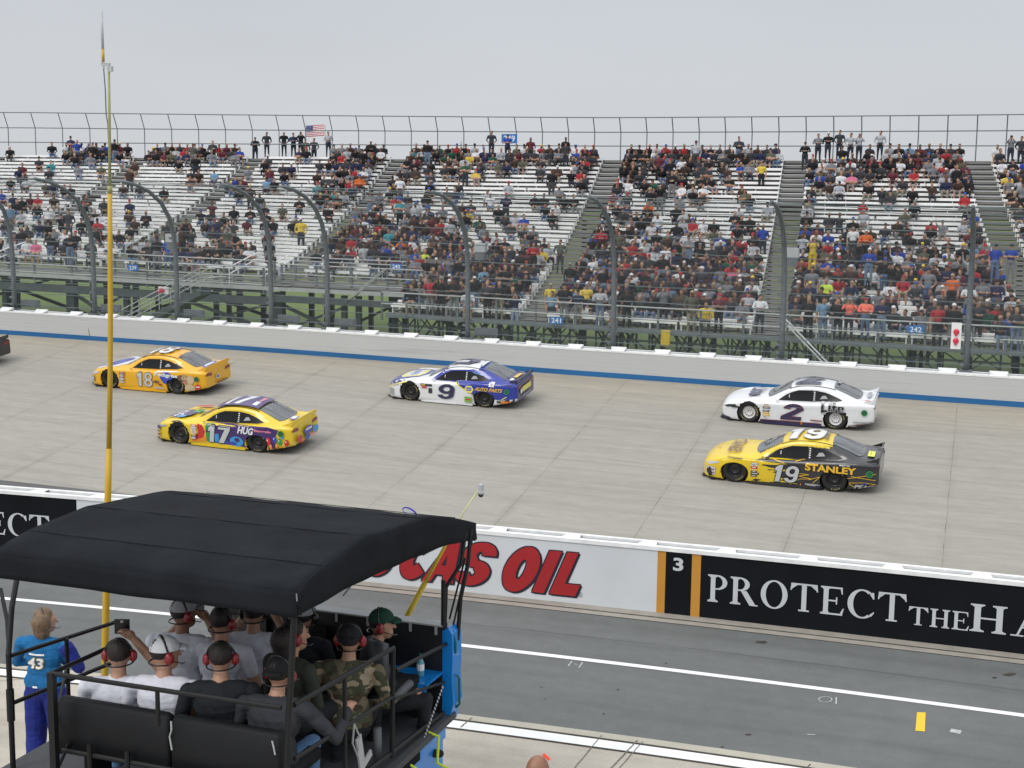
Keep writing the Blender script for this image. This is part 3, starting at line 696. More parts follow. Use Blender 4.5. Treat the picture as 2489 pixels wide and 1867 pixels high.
# guard rails along the front
def railing(X0, X1_, i, dy, hs=(.5, .98), step=2.3, name='railing'):
    mb = MB()
    for h in hs:
        X_ = xs(X0, X1_, 2.5); mb.tube([(X, stY(X, i) + dy, stZ(X, i) + h) for X in X_], .032, 6)
    mb2 = MB(); n = max(1, round((X1_ - X0) / step))
    for j in range(n + 1):
        X = X0 + (X1_ - X0) * j / n; mb2.b2(X - .05, X + .05, stY(X, i) + dy + .03, stY(X, i) + dy + .11, stZ(X, i) - .35, stZ(X, i) + max(hs))
    r = P(mb.build(name, M['alu']), gs); q = mb2.build('rail_post', M['rail']); q.parent = r; q.matrix_parent_inverse = parent_inv(r); 
    r.matrix_parent_inverse = parent_inv(gs); return r
railing(-79, -36.2, 5, -.05, (.12, .55, 1.0)); railing(-48, -36.2, 6.4, 0, (.75, 1.1), 2.6)
railing(-35.6, X1 - .1, 6, -.05, (.10, .55, 1.05), 2.0); railing(X1 - .2, XR, 0, -.06, (.45, 1.0), 1.95)
railing(-35.5, -29.2, 7.6, 0, (.95, 1.15), 3.0)
mb = MB()
for (xa, ya, za, xb, yb, zb) in ((-8.9, 0, 1.0, -5.2, -5.2, -.9), (-8.9, 0, .82, -5.2, -5.2, -1.1)):
    mb.tube([(xa, stY(xa, 0) + ya - .1, stZ(xa, 0) + za), (xb, stY(xb, 0) + yb, zb)], .04, 6)
P(mb.build('stair_handrail', M['alu']), gs)
mb = MB()
for d_ in (0, 1.1):
    mb.tube([(-28.6 , stY(-28, 3) - d_ * .3, 2.85), (-30.6, stY(-28, 3) - d_ * .3, 1.25), ], .03, 6); mb.tube([(-29.0, stY(-28, 0) , 1.75), (-30.6, stY(-28, 0), .55)], .03, 6)
P(mb.build('stair_handrail', M['alu']), gs)

# metal stair from the left walkway down to the ground
st_ = empty('metal_stair', (-41, 57.5, 0), label='grey metal stair with handrails leading down from the left walkway', cat='stair')
pa = aty(500, 700, 57.8); pb = aty(305, 800, 57.2); pb.z = -.55
mb = MB(); mb.add([pa + Vector((0, -.5, -.35)), pa + Vector((0, -.5, 0)), pb + Vector((0, -.5, 0)), pb + Vector((0, -.5, -.35)), pa + Vector((0, .5, -.35)), pa + Vector((0, .5, 0)), pb + Vector((0, .5, 0)), pb + Vector((0, .5, -.35))], [(0, 1, 2, 3), (7, 6, 5, 4), (1, 5, 6, 2), (0, 3, 7, 4), (0, 4, 5, 1), (3, 2, 6, 7)])
P(mb.build('stringer', M['girder']), st_)
for dy in (-.5, .5):
    mb = MB()
    for h in (.55, 1.0): mb.tube([pa + Vector((.9, dy, h)), pa + Vector((0, dy, h)), pb + Vector((0, dy, h))], .03, 6)
    for t in np.linspace(0, 1, 5): p = pa.lerp(pb, t) + Vector((0, dy, 0)); mb.tube([p, p + Vector((0, 0, 1.0))], .025, 5)
    P(mb.build('handrail', M['alu']), st_)
# short white stair rails at the aisle mouths
for n_, (x, yy) in enumerate(((-53.4, 0), (-37.2, 0))):
    g = empty('aisle_handrail', (x, stY(x, 7), stZ(x, 6)), label=('far left' if n_ == 0 else 'nearer') + ' pair of white sloping handrails at an aisle mouth on the raised walkway', cat='handrail')
    for s in (-1.15, 1.0):
        mb = MB()
        for h in (.6, .95): mb.tube([(x + s, stY(x, 5.3), stZ(x, 5) + h), (x + s - .1, stY(x, 6.3), stZ(x, 6) + h), (x + s - .25, stY(x, 9.5), stZ(x, 9.5) + h)], .035, 6)
        mb.tube([(x + s, stY(x, 5.3), stZ(x, 5)), (x + s, stY(x, 5.3), stZ(x, 5) + 1)], .035, 6)
        P(mb.build('rail', M['white']), g)

# rear safety fence on the top row
rf = empty('rear_fence', (-30, 88.5, 9), label='tall see-through pipe fence along the top row of the stand against the sky', cat='fence')
RFP = [(0, 0), (0, 1.9), (-.45, 2.85)]
def rfY(X): return stY(X, NR) + 1.25
def rfk(X): return 1 + .17 * min(1, max(0, (-25 - X) / 45))
x = -78.0; rp = []
while x < 22: rp.append(x); x += 1.75 + .45 * min(1, max(0, (-20 - x) / 45))
for X in rp:
    mb = MB(); mb.tube([(X, rfY(X) + a, stZ(X, NR) + b * rfk(X)) for a, b in RFP], .036, 6); P(mb.build('post', M['rail']), rf)
for a, b in ((0, .98), (0, 1.9), (-.45, 2.85)):
    mb = MB(); mb.tube([(X, rfY(X) + a, stZ(X, NR) + b * rfk(X)) for X in xs(-79, 22, 2.5)], .034, 6); P(mb.build('rail', M['fpost']), rf)

# section number signs
def sign(num, px, py, Y, w, h, label):
    g = aty(px, py, Y); e = empty('section_sign', g, label=label, cat='sign')
    mb = MB(); mb.b2(-w / 2, w / 2, 0, .02, -h / 2, h / 2); mb.build('panel', M['signblue'], e)
    mb = MB(); v, f = tfit(num, -w * .36, w * .36, -h * .33, h * .33, offset=.012); mb.add([(a, -.006, b) for a, b in v], f); mb.build('numerals', M['signwhite'], e)
    return e
sign('239', 323, 651, stY(-44, 5) - .16, .62, .31, 'blue sign reading 239 on the raised walkway rail at far left')
sign('240', 963, 648, stY(-30, 7.6) - .13, .60, .31, 'blue sign reading 240 on the upper rail left of the dark-clad group')
sign('241', 1352, 779, stY(-19, 0) - .2, .64, .33, 'blue sign reading 241 on the bottom rail beside the stairs foot')
sign('242', 2226, 801, stY(-3, 0) - .2, .66, .33, 'blue sign reading 242 on the bottom rail by the upright lamp box')
sign('249', 1238, 337, 88.3, 1.15, .62, 'large blue number sign hung on the rear fence behind a man')

# caution light boxes
g = empty('caution_light', aty(2324, 817, 48.2), label='upright white box with two red lamps beside the rightmost fence post', cat='signal light')
mb = MB(); mb.b2(-.165, .165, 0, .14, -.45, .45); mb.build('housing', M['white'], g)
for dz in (.15, -.16):
    mb = MB(); mb.sm = True; mb.sphere((0, -.03, dz), (.10, .06, .10), 14, 8); mb.sphere((-.01, -.05, dz - .08), (.05, .05, .07), 10, 6); mb.build('red_lamp', M['lamp'], g)
g = empty('caution_light', aty(396, 706, 48.2), label='tilted white box with a red lamp by the stair below the left walkway', cat='signal light')
mb = MB(); mb.box((0, .06, 0), (.48, .12, .28), Matrix.Rotation(.05, 3, 'Y')); mb.build('housing', M['white'], g)
mb = MB(); mb.sm = True; mb.sphere((-.03, -.05, .0), (.12, .07, .10), 14, 8); mb.sphere((-.14, -.07, -.07), (.09, .05, .05), 10, 6); mb.build('red_lamp', M['lamp'], g)
# trackside loudspeakers / camera housings mounted at seat height
for (px, py, lab) in ((413, 588, 'grey hooded box on the fence in front of the left seats'), (1165, 612, 'pale grey box beside the tall fence post left of the stairs'), (1925, 625, 'pale grey box behind the fence post right of the second stairs')):
    o_ = empty('monitor_box', aty(px, py, 60.0 if px > 500 else 58), label=lab, cat='box')
    mb = MB(); mb.b2(-.28, .28, 0, .35, -.02, .40); mb.build('cover', M['ant'], o_); mb = MB(); mb.b2(-.24, .24, .02, .32, -.40, -.02); mb.build('housing', M['rail'], o_)
# yellow banner on the lower rail, trash bin red
def cloth_sheet(name, px, py, Y, w, h, material, label, cat):
    p = aty(px, py, Y); mb = MB(); mb.sm = True; vs = []; fs = []
    for i in range(9):
        for j in range(7):
            u, v = i / 8, j / 6; vs.append((p.x + (u - .5) * w, p.y + .05 * math.sin(u * 7 + v * 2) * (1 - v * .3), p.z + (v - .5) * h - .04 * math.sin(u * 3.1) * (1 - v)))
    for i in range(8):
        for j in range(6): k = i * 7 + j; fs.append((k, k + 7, k + 8, k + 1))
    mb.add(vs, fs); o = mb.build(name, material); prop(o, label, cat); sol = o.modifiers.new('thick', 'SOLIDIFY'); sol.thickness = .01; return o
cloth_sheet('banner', 1617, 822, stY(-13, 0) - .25, .42, .72, M['gold'], 'gold yellow cloth hanging from the lower rail of the stand', 'banner')
# flag
fl = empty('flag', aty(766, 318, 87.6), label='stars and stripes flag held up on a pole above the top row', cat='flag')
fw, fh = 1.55, .80
for k in range(13):
    mb = MB(); z1 = fh / 2 - k * fh / 13; z0 = z1 - fh / 13
    u = [(-fw / 2 + fw * i / 10) for i in range(11)]
    vs = [(x, .06 * math.sin(x * 5), z + .03 * math.sin(x * 3)) for x in u for z in (z0, z1)]
    mb.add(vs, [(2 * i, 2 * i + 2, 2 * i + 3, 2 * i + 1) for i in range(10)]); mb.build('stripe', M['flagred'] if k % 2 == 0 else M['signwhite'], fl)
mb = MB(); vs = []; 
for i in range(5):
    x = -fw / 2 + fw * .4 * i / 4
    for z in (fh / 2 - fh * 7 / 13, fh / 2 + .002): vs.append((x, .06 * math.sin(x * 5) - .012, z + .03 * math.sin(x * 3)))
mb.add(vs, [(2 * i, 2 * i + 2, 2 * i + 3, 2 * i + 1) for i in range(4)]); mb.build('canton', M['flagblue'], fl)
mb = MB(); r_ = random.Random(2)
for i in range(6):
    for j in range(4):
        x = -fw / 2 + .05 + .1 * i; z = fh / 2 - .05 - .1 * j; mb.b2(x - .012, x + .012, .06 * math.sin(x * 5) - .02, .06 * math.sin(x * 5) - .016, z - .012 + .03 * math.sin(x * 3), z + .012 + .03 * math.sin(x * 3))
mb.build('stars', M['signwhite'], fl)
mb = MB(); mb.tube([(fw / 2 + .02, .03, fh / 2), (fw / 2 + .02, .03, -1.0)], .015, 6); mb.build('pole', M['rail'], fl)

# ------------------------------------------------------------------ people: one continuous remeshed body each
def V3(*a): return np.array(a, float)
class Fig:
    def __init__(s): s.pr = []
    def cap(s, a, ra, b, rb, c): s.pr.append(('c', V3(*a), ra, V3(*b), rb, c)); return s
    def ell(s, c, r, col, rot=None): s.pr.append(('e', V3(*c), V3(*r), np.array(rot) if rot is not None else np.eye(3), None, col)); return s
    def chain(s, pts, rs, c):
        for i in range(len(pts) - 1): s.cap(pts[i], rs[i], pts[i + 1], rs[i + 1], c)
        return s
    def mesh(s, voxel, smooth=3, target=None):
        mb = MB()
        for p in s.pr:
            if p[0] == 'c':
                a, b = Vector(p[1]), Vector(p[3]); d = b - a; L_ = max(d.length, 1e-5); R = d.to_track_quat('Z', 'Y').to_matrix()
                prof = [(p[2] * math.sin(t), -p[2] * math.cos(t)) for t in np.linspace(.25, math.pi / 2, 4)] + [(p[4] * math.cos(t), L_ + p[4] * math.sin(t)) for t in np.linspace(0, math.pi / 2 - .25, 4)]
                vs = []; n = 12
                for (r, z) in prof:
                    for k in range(n): t = 2 * math.pi * k / n; vs.append(a + R @ Vector((r * math.cos(t), r * math.sin(t), z)))
                fs = [(i * n + k, i * n + (k + 1) % n, (i + 1) * n + (k + 1) % n, (i + 1) * n + k) for i in range(len(prof) - 1) for k in range(n)]
                fs.append(tuple(reversed(range(n)))); fs.append(tuple((len(prof) - 1) * n + k for k in range(n))); mb.add(vs, fs)
            else: mb.sphere(Vector(p[1]), tuple(p[2]), 14, 9, Matrix(p[3].tolist()))
        me = mb.mesh('tmp', []); o = bpy.data.objects.new('tmp', me); COL.objects.link(o)
        r = o.modifiers.new('r', 'REMESH'); r.mode = 'VOXEL'; r.voxel_size = voxel
        sm_ = o.modifiers.new('s', 'SMOOTH'); sm_.iterations = smooth; sm_.factor = .5
        dg = bpy.context.evaluated_depsgraph_get(); dg.update(); e = o.evaluated_get(dg); m2 = e.to_mesh()
        nv = len(m2.vertices); co = np.empty(nv * 3); m2.vertices.foreach_get('co', co); co = co.reshape(-1, 3)
        fs = [tuple(f.vertices) for f in m2.polygons]; e.to_mesh_clear()
        bpy.data.objects.remove(o); bpy.data.meshes.remove(me)
        return co, fs
    def colour(s, pts):
        best = np.full(len(pts), 1e9); idx = np.zeros(len(pts), int)
        for p in s.pr:
            if p[0] == 'c':
                a, b = p[1], p[3]; d = b - a; L2 = max(d @ d, 1e-9); t = np.clip(((pts - a) @ d) / L2, 0, 1)
                dist = np.linalg.norm(pts - a - t[:, None] * d, axis=1) - (p[2] + (p[4] - p[2]) * t)
            else:
                q = ((pts - p[1]) @ p[3]) / p[2]; dist = (np.linalg.norm(q, axis=1) - 1) * p[2].min()
            k = dist < best; best[k] = dist[k]; idx[k] = p[5]
        return idx
SKIN, TOP, LEG, HAIR, SHOE, ALT = range(6)
def lerp(a, b, t): return tuple(a[i] + (b[i] - a[i]) * t for i in range(3))
def body(f, pose='sit', arms='knees', lean=0, longsleeve=False, shorts=False, wide=1.0, hat=True, turn=0, detail=False):
    """hips at the origin, facing +Y"""
    sn, cs = math.sin(lean), math.cos(lean)
    def T(x, y, z): return (x * wide if abs(x) > .05 else x, y * cs + z * sn, -y * sn + z * cs)
    f.ell(T(0, 0, .03), (.175 * wide, .135, .14), LEG)
    f.ell(T(0, .0, .17), (.155 * wide, .115, .17), TOP); f.ell(T(0, -.005, .36), (.175 * wide, .12, .17), TOP)
    f.cap(T(-.135, -.01, .455), .068, T(.135, -.01, .455), .068, TOP); f.cap(T(0, -.01, .47), .06, T(0, .015, .57), .052, SKIN)
    hd = T(0, .03, .665); ct, s_ = math.cos(turn), math.sin(turn)
    def H(x, y, z): return (hd[0] + x * ct + y * s_, hd[1] - x * s_ + y * ct, hd[2] + z)
    f.ell(H(0, .0, .01), (.076, .094, .105), SKIN, [[ct, s_, 0], [-s_, ct, 0], [0, 0, 1]]); f.ell(H(0, .045, -.065), (.048, .05, .05), SKIN)
    f.cap(H(0, .09, .015), .010, H(0, .108, -.018), .014, SKIN)
    if detail:
        for s in (-1, 1): f.ell(H(s * .079, .0, -.005), (.012, .022, .032), SKIN); f.ell(H(s * .03, .088, .018), (.012, .008, .006), HAIR)
    f.ell(H(0, -.018, .04), (.085, .095, .095), HAIR, [[ct, s_, 0], [-s_, ct, 0], [0, 0, 1]])
    if hat: f.ell(H(0, .0, .062), (.084, .10, .07), HAIR, [[ct, s_, 0], [-s_, ct, 0], [0, 0, 1]]); f.ell(H(0, .115, .058), (.062, .062, .012), HAIR, [[ct, s_, 0], [-s_, ct, 0], [0, 0, 1]])
    LC = SKIN if shorts else LEG
    if pose == 'sit':
        for s in (-1, 1):
            k = (s * .13, .43, .05); a = (s * .13, .40, -.36); f.cap((s * .09, .03, .02), .095, k, .066, LEG); f.cap(k, .062, a, .045, LC); f.cap((s * .13, .38, -.40), .04, (s * .14, .55, -.42), .034, SHOE)
    else:
        for s in (-1, 1):
            k = (s * .11, .03, -.43); a = (s * .12, -.01, -.83); f.cap((s * .09, 0, -.02), .10, k, .066, LEG); f.cap(k, .064, a, .048, LC); f.cap((s * .12, -.03, -.87), .042, (s * .14, .15, -.89), .034, SHOE)
    AC = TOP if longsleeve else SKIN
    def arm(s, el, wr, hdn):
        sh = T(s * .20, -.01, .445); mid = lerp(sh, el, .62)
        f.cap(sh, .062, mid, .054, TOP); f.cap(mid, .05, el, .044, AC); f.cap(el, .042, wr, .032, AC)
        if detail:
            d = np.array(wr) - np.array(el); d /= np.linalg.norm(d); sd = np.cross(d, (0, 0, 1)); sd /= max(np.linalg.norm(sd), .1); nn = np.cross(sd, d)
            pc = np.array(wr) + d * .055; f.ell(pc, (.036, .036, .036), SKIN); pc2 = np.array(wr) + d * .075
            for q in range(4):
                o = sd * (q - 1.5) * .021; L1 = (.042, .048, .046, .036)[q]; a_ = pc2 + o; b_ = a_ + d * L1 - nn * .012; c_ = b_ + d * L1 * .5 - nn * .03
                f.cap(a_, .011, b_, .0095, SKIN); f.cap(b_, .0095, c_, .0085, SKIN)
            a_ = np.array(wr) + d * .03 - sd * .03 * s; b_ = a_ - sd * .03 * s + d * .04; f.cap(a_, .013, b_, .0105, SKIN); f.cap(b_, .0105, b_ + d * .03 - nn * .01, .009, SKIN)
        else: f.cap(wr, .034, hdn, .036, SKIN)
    if arms == 'knees':
        for s in (-1, 1): arm(s, T(s * .27, .12, .22), (s * .15, .32, .13), (s * .12, .40, .12))
    elif arms == 'crossed':
        for s in (-1, 1): arm(s, T(s * .29, .06, .22), T(-s * .02, .20, .24 + s * .02), T(-s * .08, .19, .26))
    elif arms == 'lap':
        for s in (-1, 1): arm(s, T(s * .27, .06, .19), T(s * .07, .24, .14), T(s * .0, .28, .13))
    elif arms == 'phone':
        for s in (-1, 1): arm(s, T(s * .26, .20, .34), T(s * .09, .30, .57), T(s * .05, .30, .64))
        f.ell(T(0, .33, .68), (.06, .012, .035), SHOE)
    elif arms == 'up':
        arm(-1, T(-.28, .06, .22), T(-.1, .25, .2), T(-.04, .28, .2)); arm(1, T(.30, .08, .62), T(.30, .12, .86), T(.30, .13, .94))
    elif arms == 'down':
        for s in (-1, 1): arm(s, T(s * .26, -.02, .17), T(s * .25, .08, -.06), T(s * .24, .10, -.14))
    elif arms == 'onephone':
        arm(-1, T(-.27, .08, .2), T(-.08, .26, .14), T(0, .3, .13)); arm(1, T(.34, .06, .44), T(.06, .22, .72), T(.03, .3, .78))
    elif arms == 'raise':
        for s in (-1, 1): arm(s, T(s * .27, .20, .38), T(s * .07, .30, .66), T(s * .05, .3, .74))
    elif arms == 'rail':
        arm(-1, T(-.27, .08, .2), T(-.08, .26, .14), T(0, .3, .13)); arm(1, T(.36, .12, .25), T(.34, .36, .40), T(.33, .42, .4))
    elif arms == 'pocket':
        for s in (-1, 1): arm(s, T(s * .30, -.04, .19), T(s * .18, .09, .03), T(s * .14, .12, .0))
    return f
# crowd base shapes, fine for the nearest rows and coarse for the rest
POSES = [('sit', 'knees', .12, 0), ('sit', 'lap', -.02, .3), ('sit', 'crossed', .02, -.4), ('sit', 'phone', .0, 0), ('sit', 'knees', .30, .5), ('sit', 'up', 0, 0),
         ('stand', 'down', 0, .3), ('stand', 'crossed', 0, -.3), ('stand', 'phone', 0, 0), ('stand', 'pocket', 0, .6)]
def base_set(voxel, sm_):
    out = []
    for pz, ar, ln, tn in POSES:
        for hat in (True, False):
            for ls in (True, False):
                f = body(Fig(), pz, ar, ln, ls, shorts=(not ls and pz == 'sit'), wide=1.06 if ls else 1.0, hat=hat, turn=tn)
                co, fs = f.mesh(voxel, sm_); out.append((co, fs, f.colour(co), pz, ls, hat))
    return out
FINE = base_set(.030, 2); COARSE = base_set(.052, 1)
TOPS = [('black', (.014, .014, .017), 46), ('charcoal', (.04, .042, .05), 22), ('dark brown', (.05, .032, .028), 12), ('navy', (.022, .028, .07), 10), ('grey', (.17, .18, .20), 9), ('pale grey', (.36, .38, .41), 7),
        ('white', (.60, .62, .65), 7), ('red', (.32, .03, .04), 4.5), ('maroon', (.11, .028, .04), 6), ('royal blue', (.025, .06, .30), 4), ('olive', (.09, .095, .07), 6), ('orange', (.55, .13, .035), .5), ('coral', (.80, .19, .14), .4),
        ('yellow', (.58, .44, .07), .8), ('teal', (.05, .24, .27), .6), ('dark green', (.02, .075, .05), 2), ('sky blue', (.15, .26, .38), 1.5), ('neon yellow', (.5, .66, .08), .2), ('pink', (.55, .15, .25), .5)]
HATS = [('black', (.015, .015, .018), 8), ('navy', (.02, .03, .08), 4), ('white', (.6, .6, .62), 3), ('red', (.36, .03, .04), 3), ('grey', (.2, .2, .21), 3), ('tan', (.33, .25, .16), 2), ('yellow', (.6, .45, .06), .8), ('blue', (.03, .09, .35), 2)]
HAIRS = [('dark', (.02, .015, .013), 5), ('brown', (.06, .038, .025), 5), ('grey', (.22, .21, .2), 2), ('fair', (.28, .2, .1), 2), ('bald', (.36, .21, .15), 2)]
LEGS = [(.09, .14, .24), (.03, .035, .05), (.05, .05, .055), (.14, .19, .28), (.25, .22, .17), (.02, .02, .022), (.17, .17, .18)]
SK = [(.40, .22, .155), (.36, .20, .14), (.30, .16, .105), (.44, .26, .19), (.16, .085, .055)]
cr_ = random.Random(77)
def pick(tab): 
    t = cr_.uniform(0, sum(x[2] for x in tab))
    for x in tab:
        t -= x[2]
        if t <= 0: return x
    return tab[-1]
def dens(px, py):
    """share of occupied seats read off the photograph (picture coordinates 2212 wide)"""
    rows = [(338, [(0, .6), (30, .05), (135, .05), (140, .9), (520, .8), (560, .6), (720, .4), (760, .95), (2212, .9)]),
            (362, [(0, .25), (120, .3), (150, .7), (210, .3), (230, .12), (395, .15), (410, .75), (650, .7), (740, .8), (860, .8), (1000, .6), (1050, .3), (1230, .3), (1250, .85), (1330, .9), (1560, .85), (1600, .4), (1740, .95), (1900, .85), (2100, .9), (2212, .9)]),
            (395, [(0, .25), (130, .5), (200, .35), (215, .08), (400, .12), (450, .75), (560, .7), (640, .45), (750, .9), (860, .9), (990, .5), (1020, .15), (1200, .15), (1240, .8), (1330, .85), (1560, .55), (1690, .45), (1740, .85), (1890, .7), (1920, .15), (2010, .2), (2040, .85), (2212, .9)]),
            (440, [(0, .4), (180, .5), (220, .22), (400, .3), (560, .35), (640, .5), (740, .9), (880, .7), (960, .3), (1180, .35), (1220, .85), (1330, .6), (1500, .55), (1680, .45), (1730, .7), (1850, .5), (1880, .22), (2020, .3), (2050, .6), (2150, .8), (2212, .9)]),
            (490, [(0, .7), (250, .6), (300, .5), (560, .5), (700, .8), (980, .85), (1020, .4), (1180, .5), (1260, .8), (1400, .75), (1680, .7), (1730, .85), (1900, .7), (1950, .4), (2100, .6), (2212, .9)]),
            (540, [(0, .85), (540, .85), (600, .4), (700, .8), (1150, .9), (1640, .92), (1900, .85), (2212, .95)]),
            (600, [(0, .6), (560, .6), (660, .5), (760, .35), (830, .8), (860, .95), (1640, .95), (1720, .95), (1900, .8), (2212, .95)]),
            (660, [(0, .0), (800, .0), (860, .95), (1000, .92), (1640, .92), (1720, .92), (1860, .6), (2212, .9)]),
            (700, [(0, 0), (830, 0), (850, .1), (1100, .15), (1180, .75), (1640, .6), (1720, .3), (1830, .75), (2212, .7)])]
    ys = [r[0] for r in rows]; vs = [np.interp(px, [a for a, _ in r[1]], [b for _, b in r[1]]) for r in rows]
    return float(np.interp(py, ys, vs))
def project(p):
    d = p - CAMP; w = d.dot(CF); return 1244.5 + 3250 * d.dot(CR) / w, 933.5 - 3250 * d.dot(CU) / w, w
BLK = ['outermost left', 'far left', 'second left', 'left', 'centre left', 'centre', 'right', 'far right', 'outermost right']
ORD = 'first second third fourth fifth sixth seventh eighth ninth tenth eleventh twelfth thirteenth fourteenth fifteenth sixteenth seventeenth eighteenth nineteenth twentieth'.split()
def ordn(n): return ORD[n - 1] if n <= 20 else (ORD[19][:-4] + 'y-' + ORD[n - 21] if n <= 39 else str(n) + 'th')
people = []; cnt = {}
for i in range(NR):
    for k in range(len(AIS) + 1):
        a = XL if k == 0 else aisX(k - 1, i) + AW + .1
        b = XR if k == len(AIS) else aisX(k, i) - AW - .1
        if i < 8:
            if b < X1: continue
            a = max(a, X1 + .3)
        x = a + .25; run = 1
        while x < b - .2:
            y, z = stY(x, i), stZ(x, i); px, py, w = project(Vector((x, y + .5, z + .9)))
            if -60 < px < 2550:
                # clusters: occupied probability modulated by slow noise
                dn = dens(px / 1.1252, py / 1.1252)
                nz = .5 + .5 * math.sin(x * 1.7 + i * 2.3 + 2 * math.sin(x * .6 - i)) 
                hi = (1.3 if i >= NR - 2 else (.78 if i > 16 else (.9 if i > 8 else 1))) * (.82 if px < 900 and 8 < i < NR - 2 else 1)
                if cr_.random() < (dn * (.12 + 1.15 * nz * nz) * hi if dn < .8 else dn * (.70 + .32 * nz) * (hi + .12)):
                    stand = cr_.random() < (.7 if i == 0 else .08) or (i == NR - 1 and False)
                    tp = pick(TOPS)
                    if i in (2, 3, 4, 5) and X1 < x < -21.5 and cr_.random() < .75: tp = TOPS[0]
                    ls = tp[0] in ('black', 'charcoal', 'navy', 'grey', 'pale grey', 'dark brown', 'coral') and cr_.random() < .7 or cr_.random() < .15
                    hat = cr_.random() < .55; hc = pick(HATS) if hat else pick(HAIRS)
                    seatn = cnt.get((i, k), 0) + 1; cnt[(i, k)] = seatn
                    people.append(dict(x=x, y=y + (.50 if not stand else .2), z=z + (.455 if not stand else .92), w=w, i=i, k=k, n=seatn, stand=stand, top=tp, ls=ls, hat=hat, hc=hc, rot=math.atan2(x, y) * 1.0 + cr_.gauss(0, .22), leg=cr_.choice(LEGS), sk=cr_.choice(SK), s=cr_.uniform(1.1, 1.24)))
            x += cr_.uniform(.52, .66)
TD = {t[0]: t for t in TOPS}; HD = {t[0]: t for t in HATS}
special = []
def spec(px, py, Y, top, label, pose=6, hat=None, hair='dark', leg=(.03, .035, .05), ls=True, s=1.08, rot=None, feet=False):
    p = aty(px, py, Y)                                                # px,py: top of the head
    z = p.z - .785 * s
    special.append(dict(x=p.x, y=Y, z=z, w=0, top=TD[top], ls=ls, hat=hat is not None, hc=HD[hat] if hat else [h for h in HAIRS if h[0] == hair][0], rot=math.atan2(p.x, Y) if rot is None else rot, leg=leg, sk=SK[0], s=s, pose=pose, label=label, stand=pose >= 6))
yt = lambda px: stY((px - 1244) / 3250 * 90 - 30, NR)
YT = 87.3
for (px, py, tp, lab, ps, ht, ls) in ((620, 333, 'black', 'standing man in black on the top row, left end of the group near the flag', 7, 'grey', True), (648, 321, 'charcoal', 'standing person in a charcoal jacket, second from left beside the flag group', 9, None, True),
        (690, 320, 'black', 'standing man in an open black jacket and white shirt on the top row', 9, 'white', True), (713, 323, 'navy', 'standing person in navy, third left of the flag on the top row', 7, None, True), (731, 320, 'black', 'standing person in black right at the left edge of the flag', 8, None, True),
        (742, 337, 'olive', 'standing person in olive just below the left corner of the flag', 6, None, True), (763, 336, 'charcoal', 'standing person in charcoal directly below the flag', 9, None, True), (798, 320, 'pale grey', 'standing man in pale grey just right of the flag', 5 + 2, None, True),
        (1195, 318, 'charcoal', 'large hooded person in charcoal standing on the top row near the big number sign', 9, None, True), (1234, 326, 'royal blue', 'man in royal blue pointing right before the big number sign', 7, 'navy', False),
        (1990, 325, 'grey', 'slim standing person in grey, leftmost of five on the top row at right', 7, None, True), (2014, 321, 'black', 'standing man in black with a white cap, second of five on the top row', 7, 'white', True), (2042, 316, 'charcoal', 'tallest of the five standing on the top row at right, in charcoal', 9, None, True),
        (2069, 323, 'pale grey', 'standing person in a pale grey sweatshirt, fourth of five on the top row', 9, None, True), (2090, 325, 'pale grey', 'standing person in a pale lilac hoodie, last of five on the top row', 8, None, True), (2141, 318, 'pale grey', 'lone standing man in a light grey sweater and dark trousers on the top row', 9, None, True),
        (2459, 329, 'grey', 'standing person in grey at the right edge of the top row, left of two', 8, 'black', True), (2484, 331, 'charcoal', 'standing person in charcoal cut by the right edge on the top row', 9, None, True), (1958, 345, 'black', 'man in black coat and broad black hat on the top row by the stairs', 7, 'black', True)):
    spec(px, py, YT, tp, lab, ps, ht, ls=ls)
ls_ = lambda px, i: 0
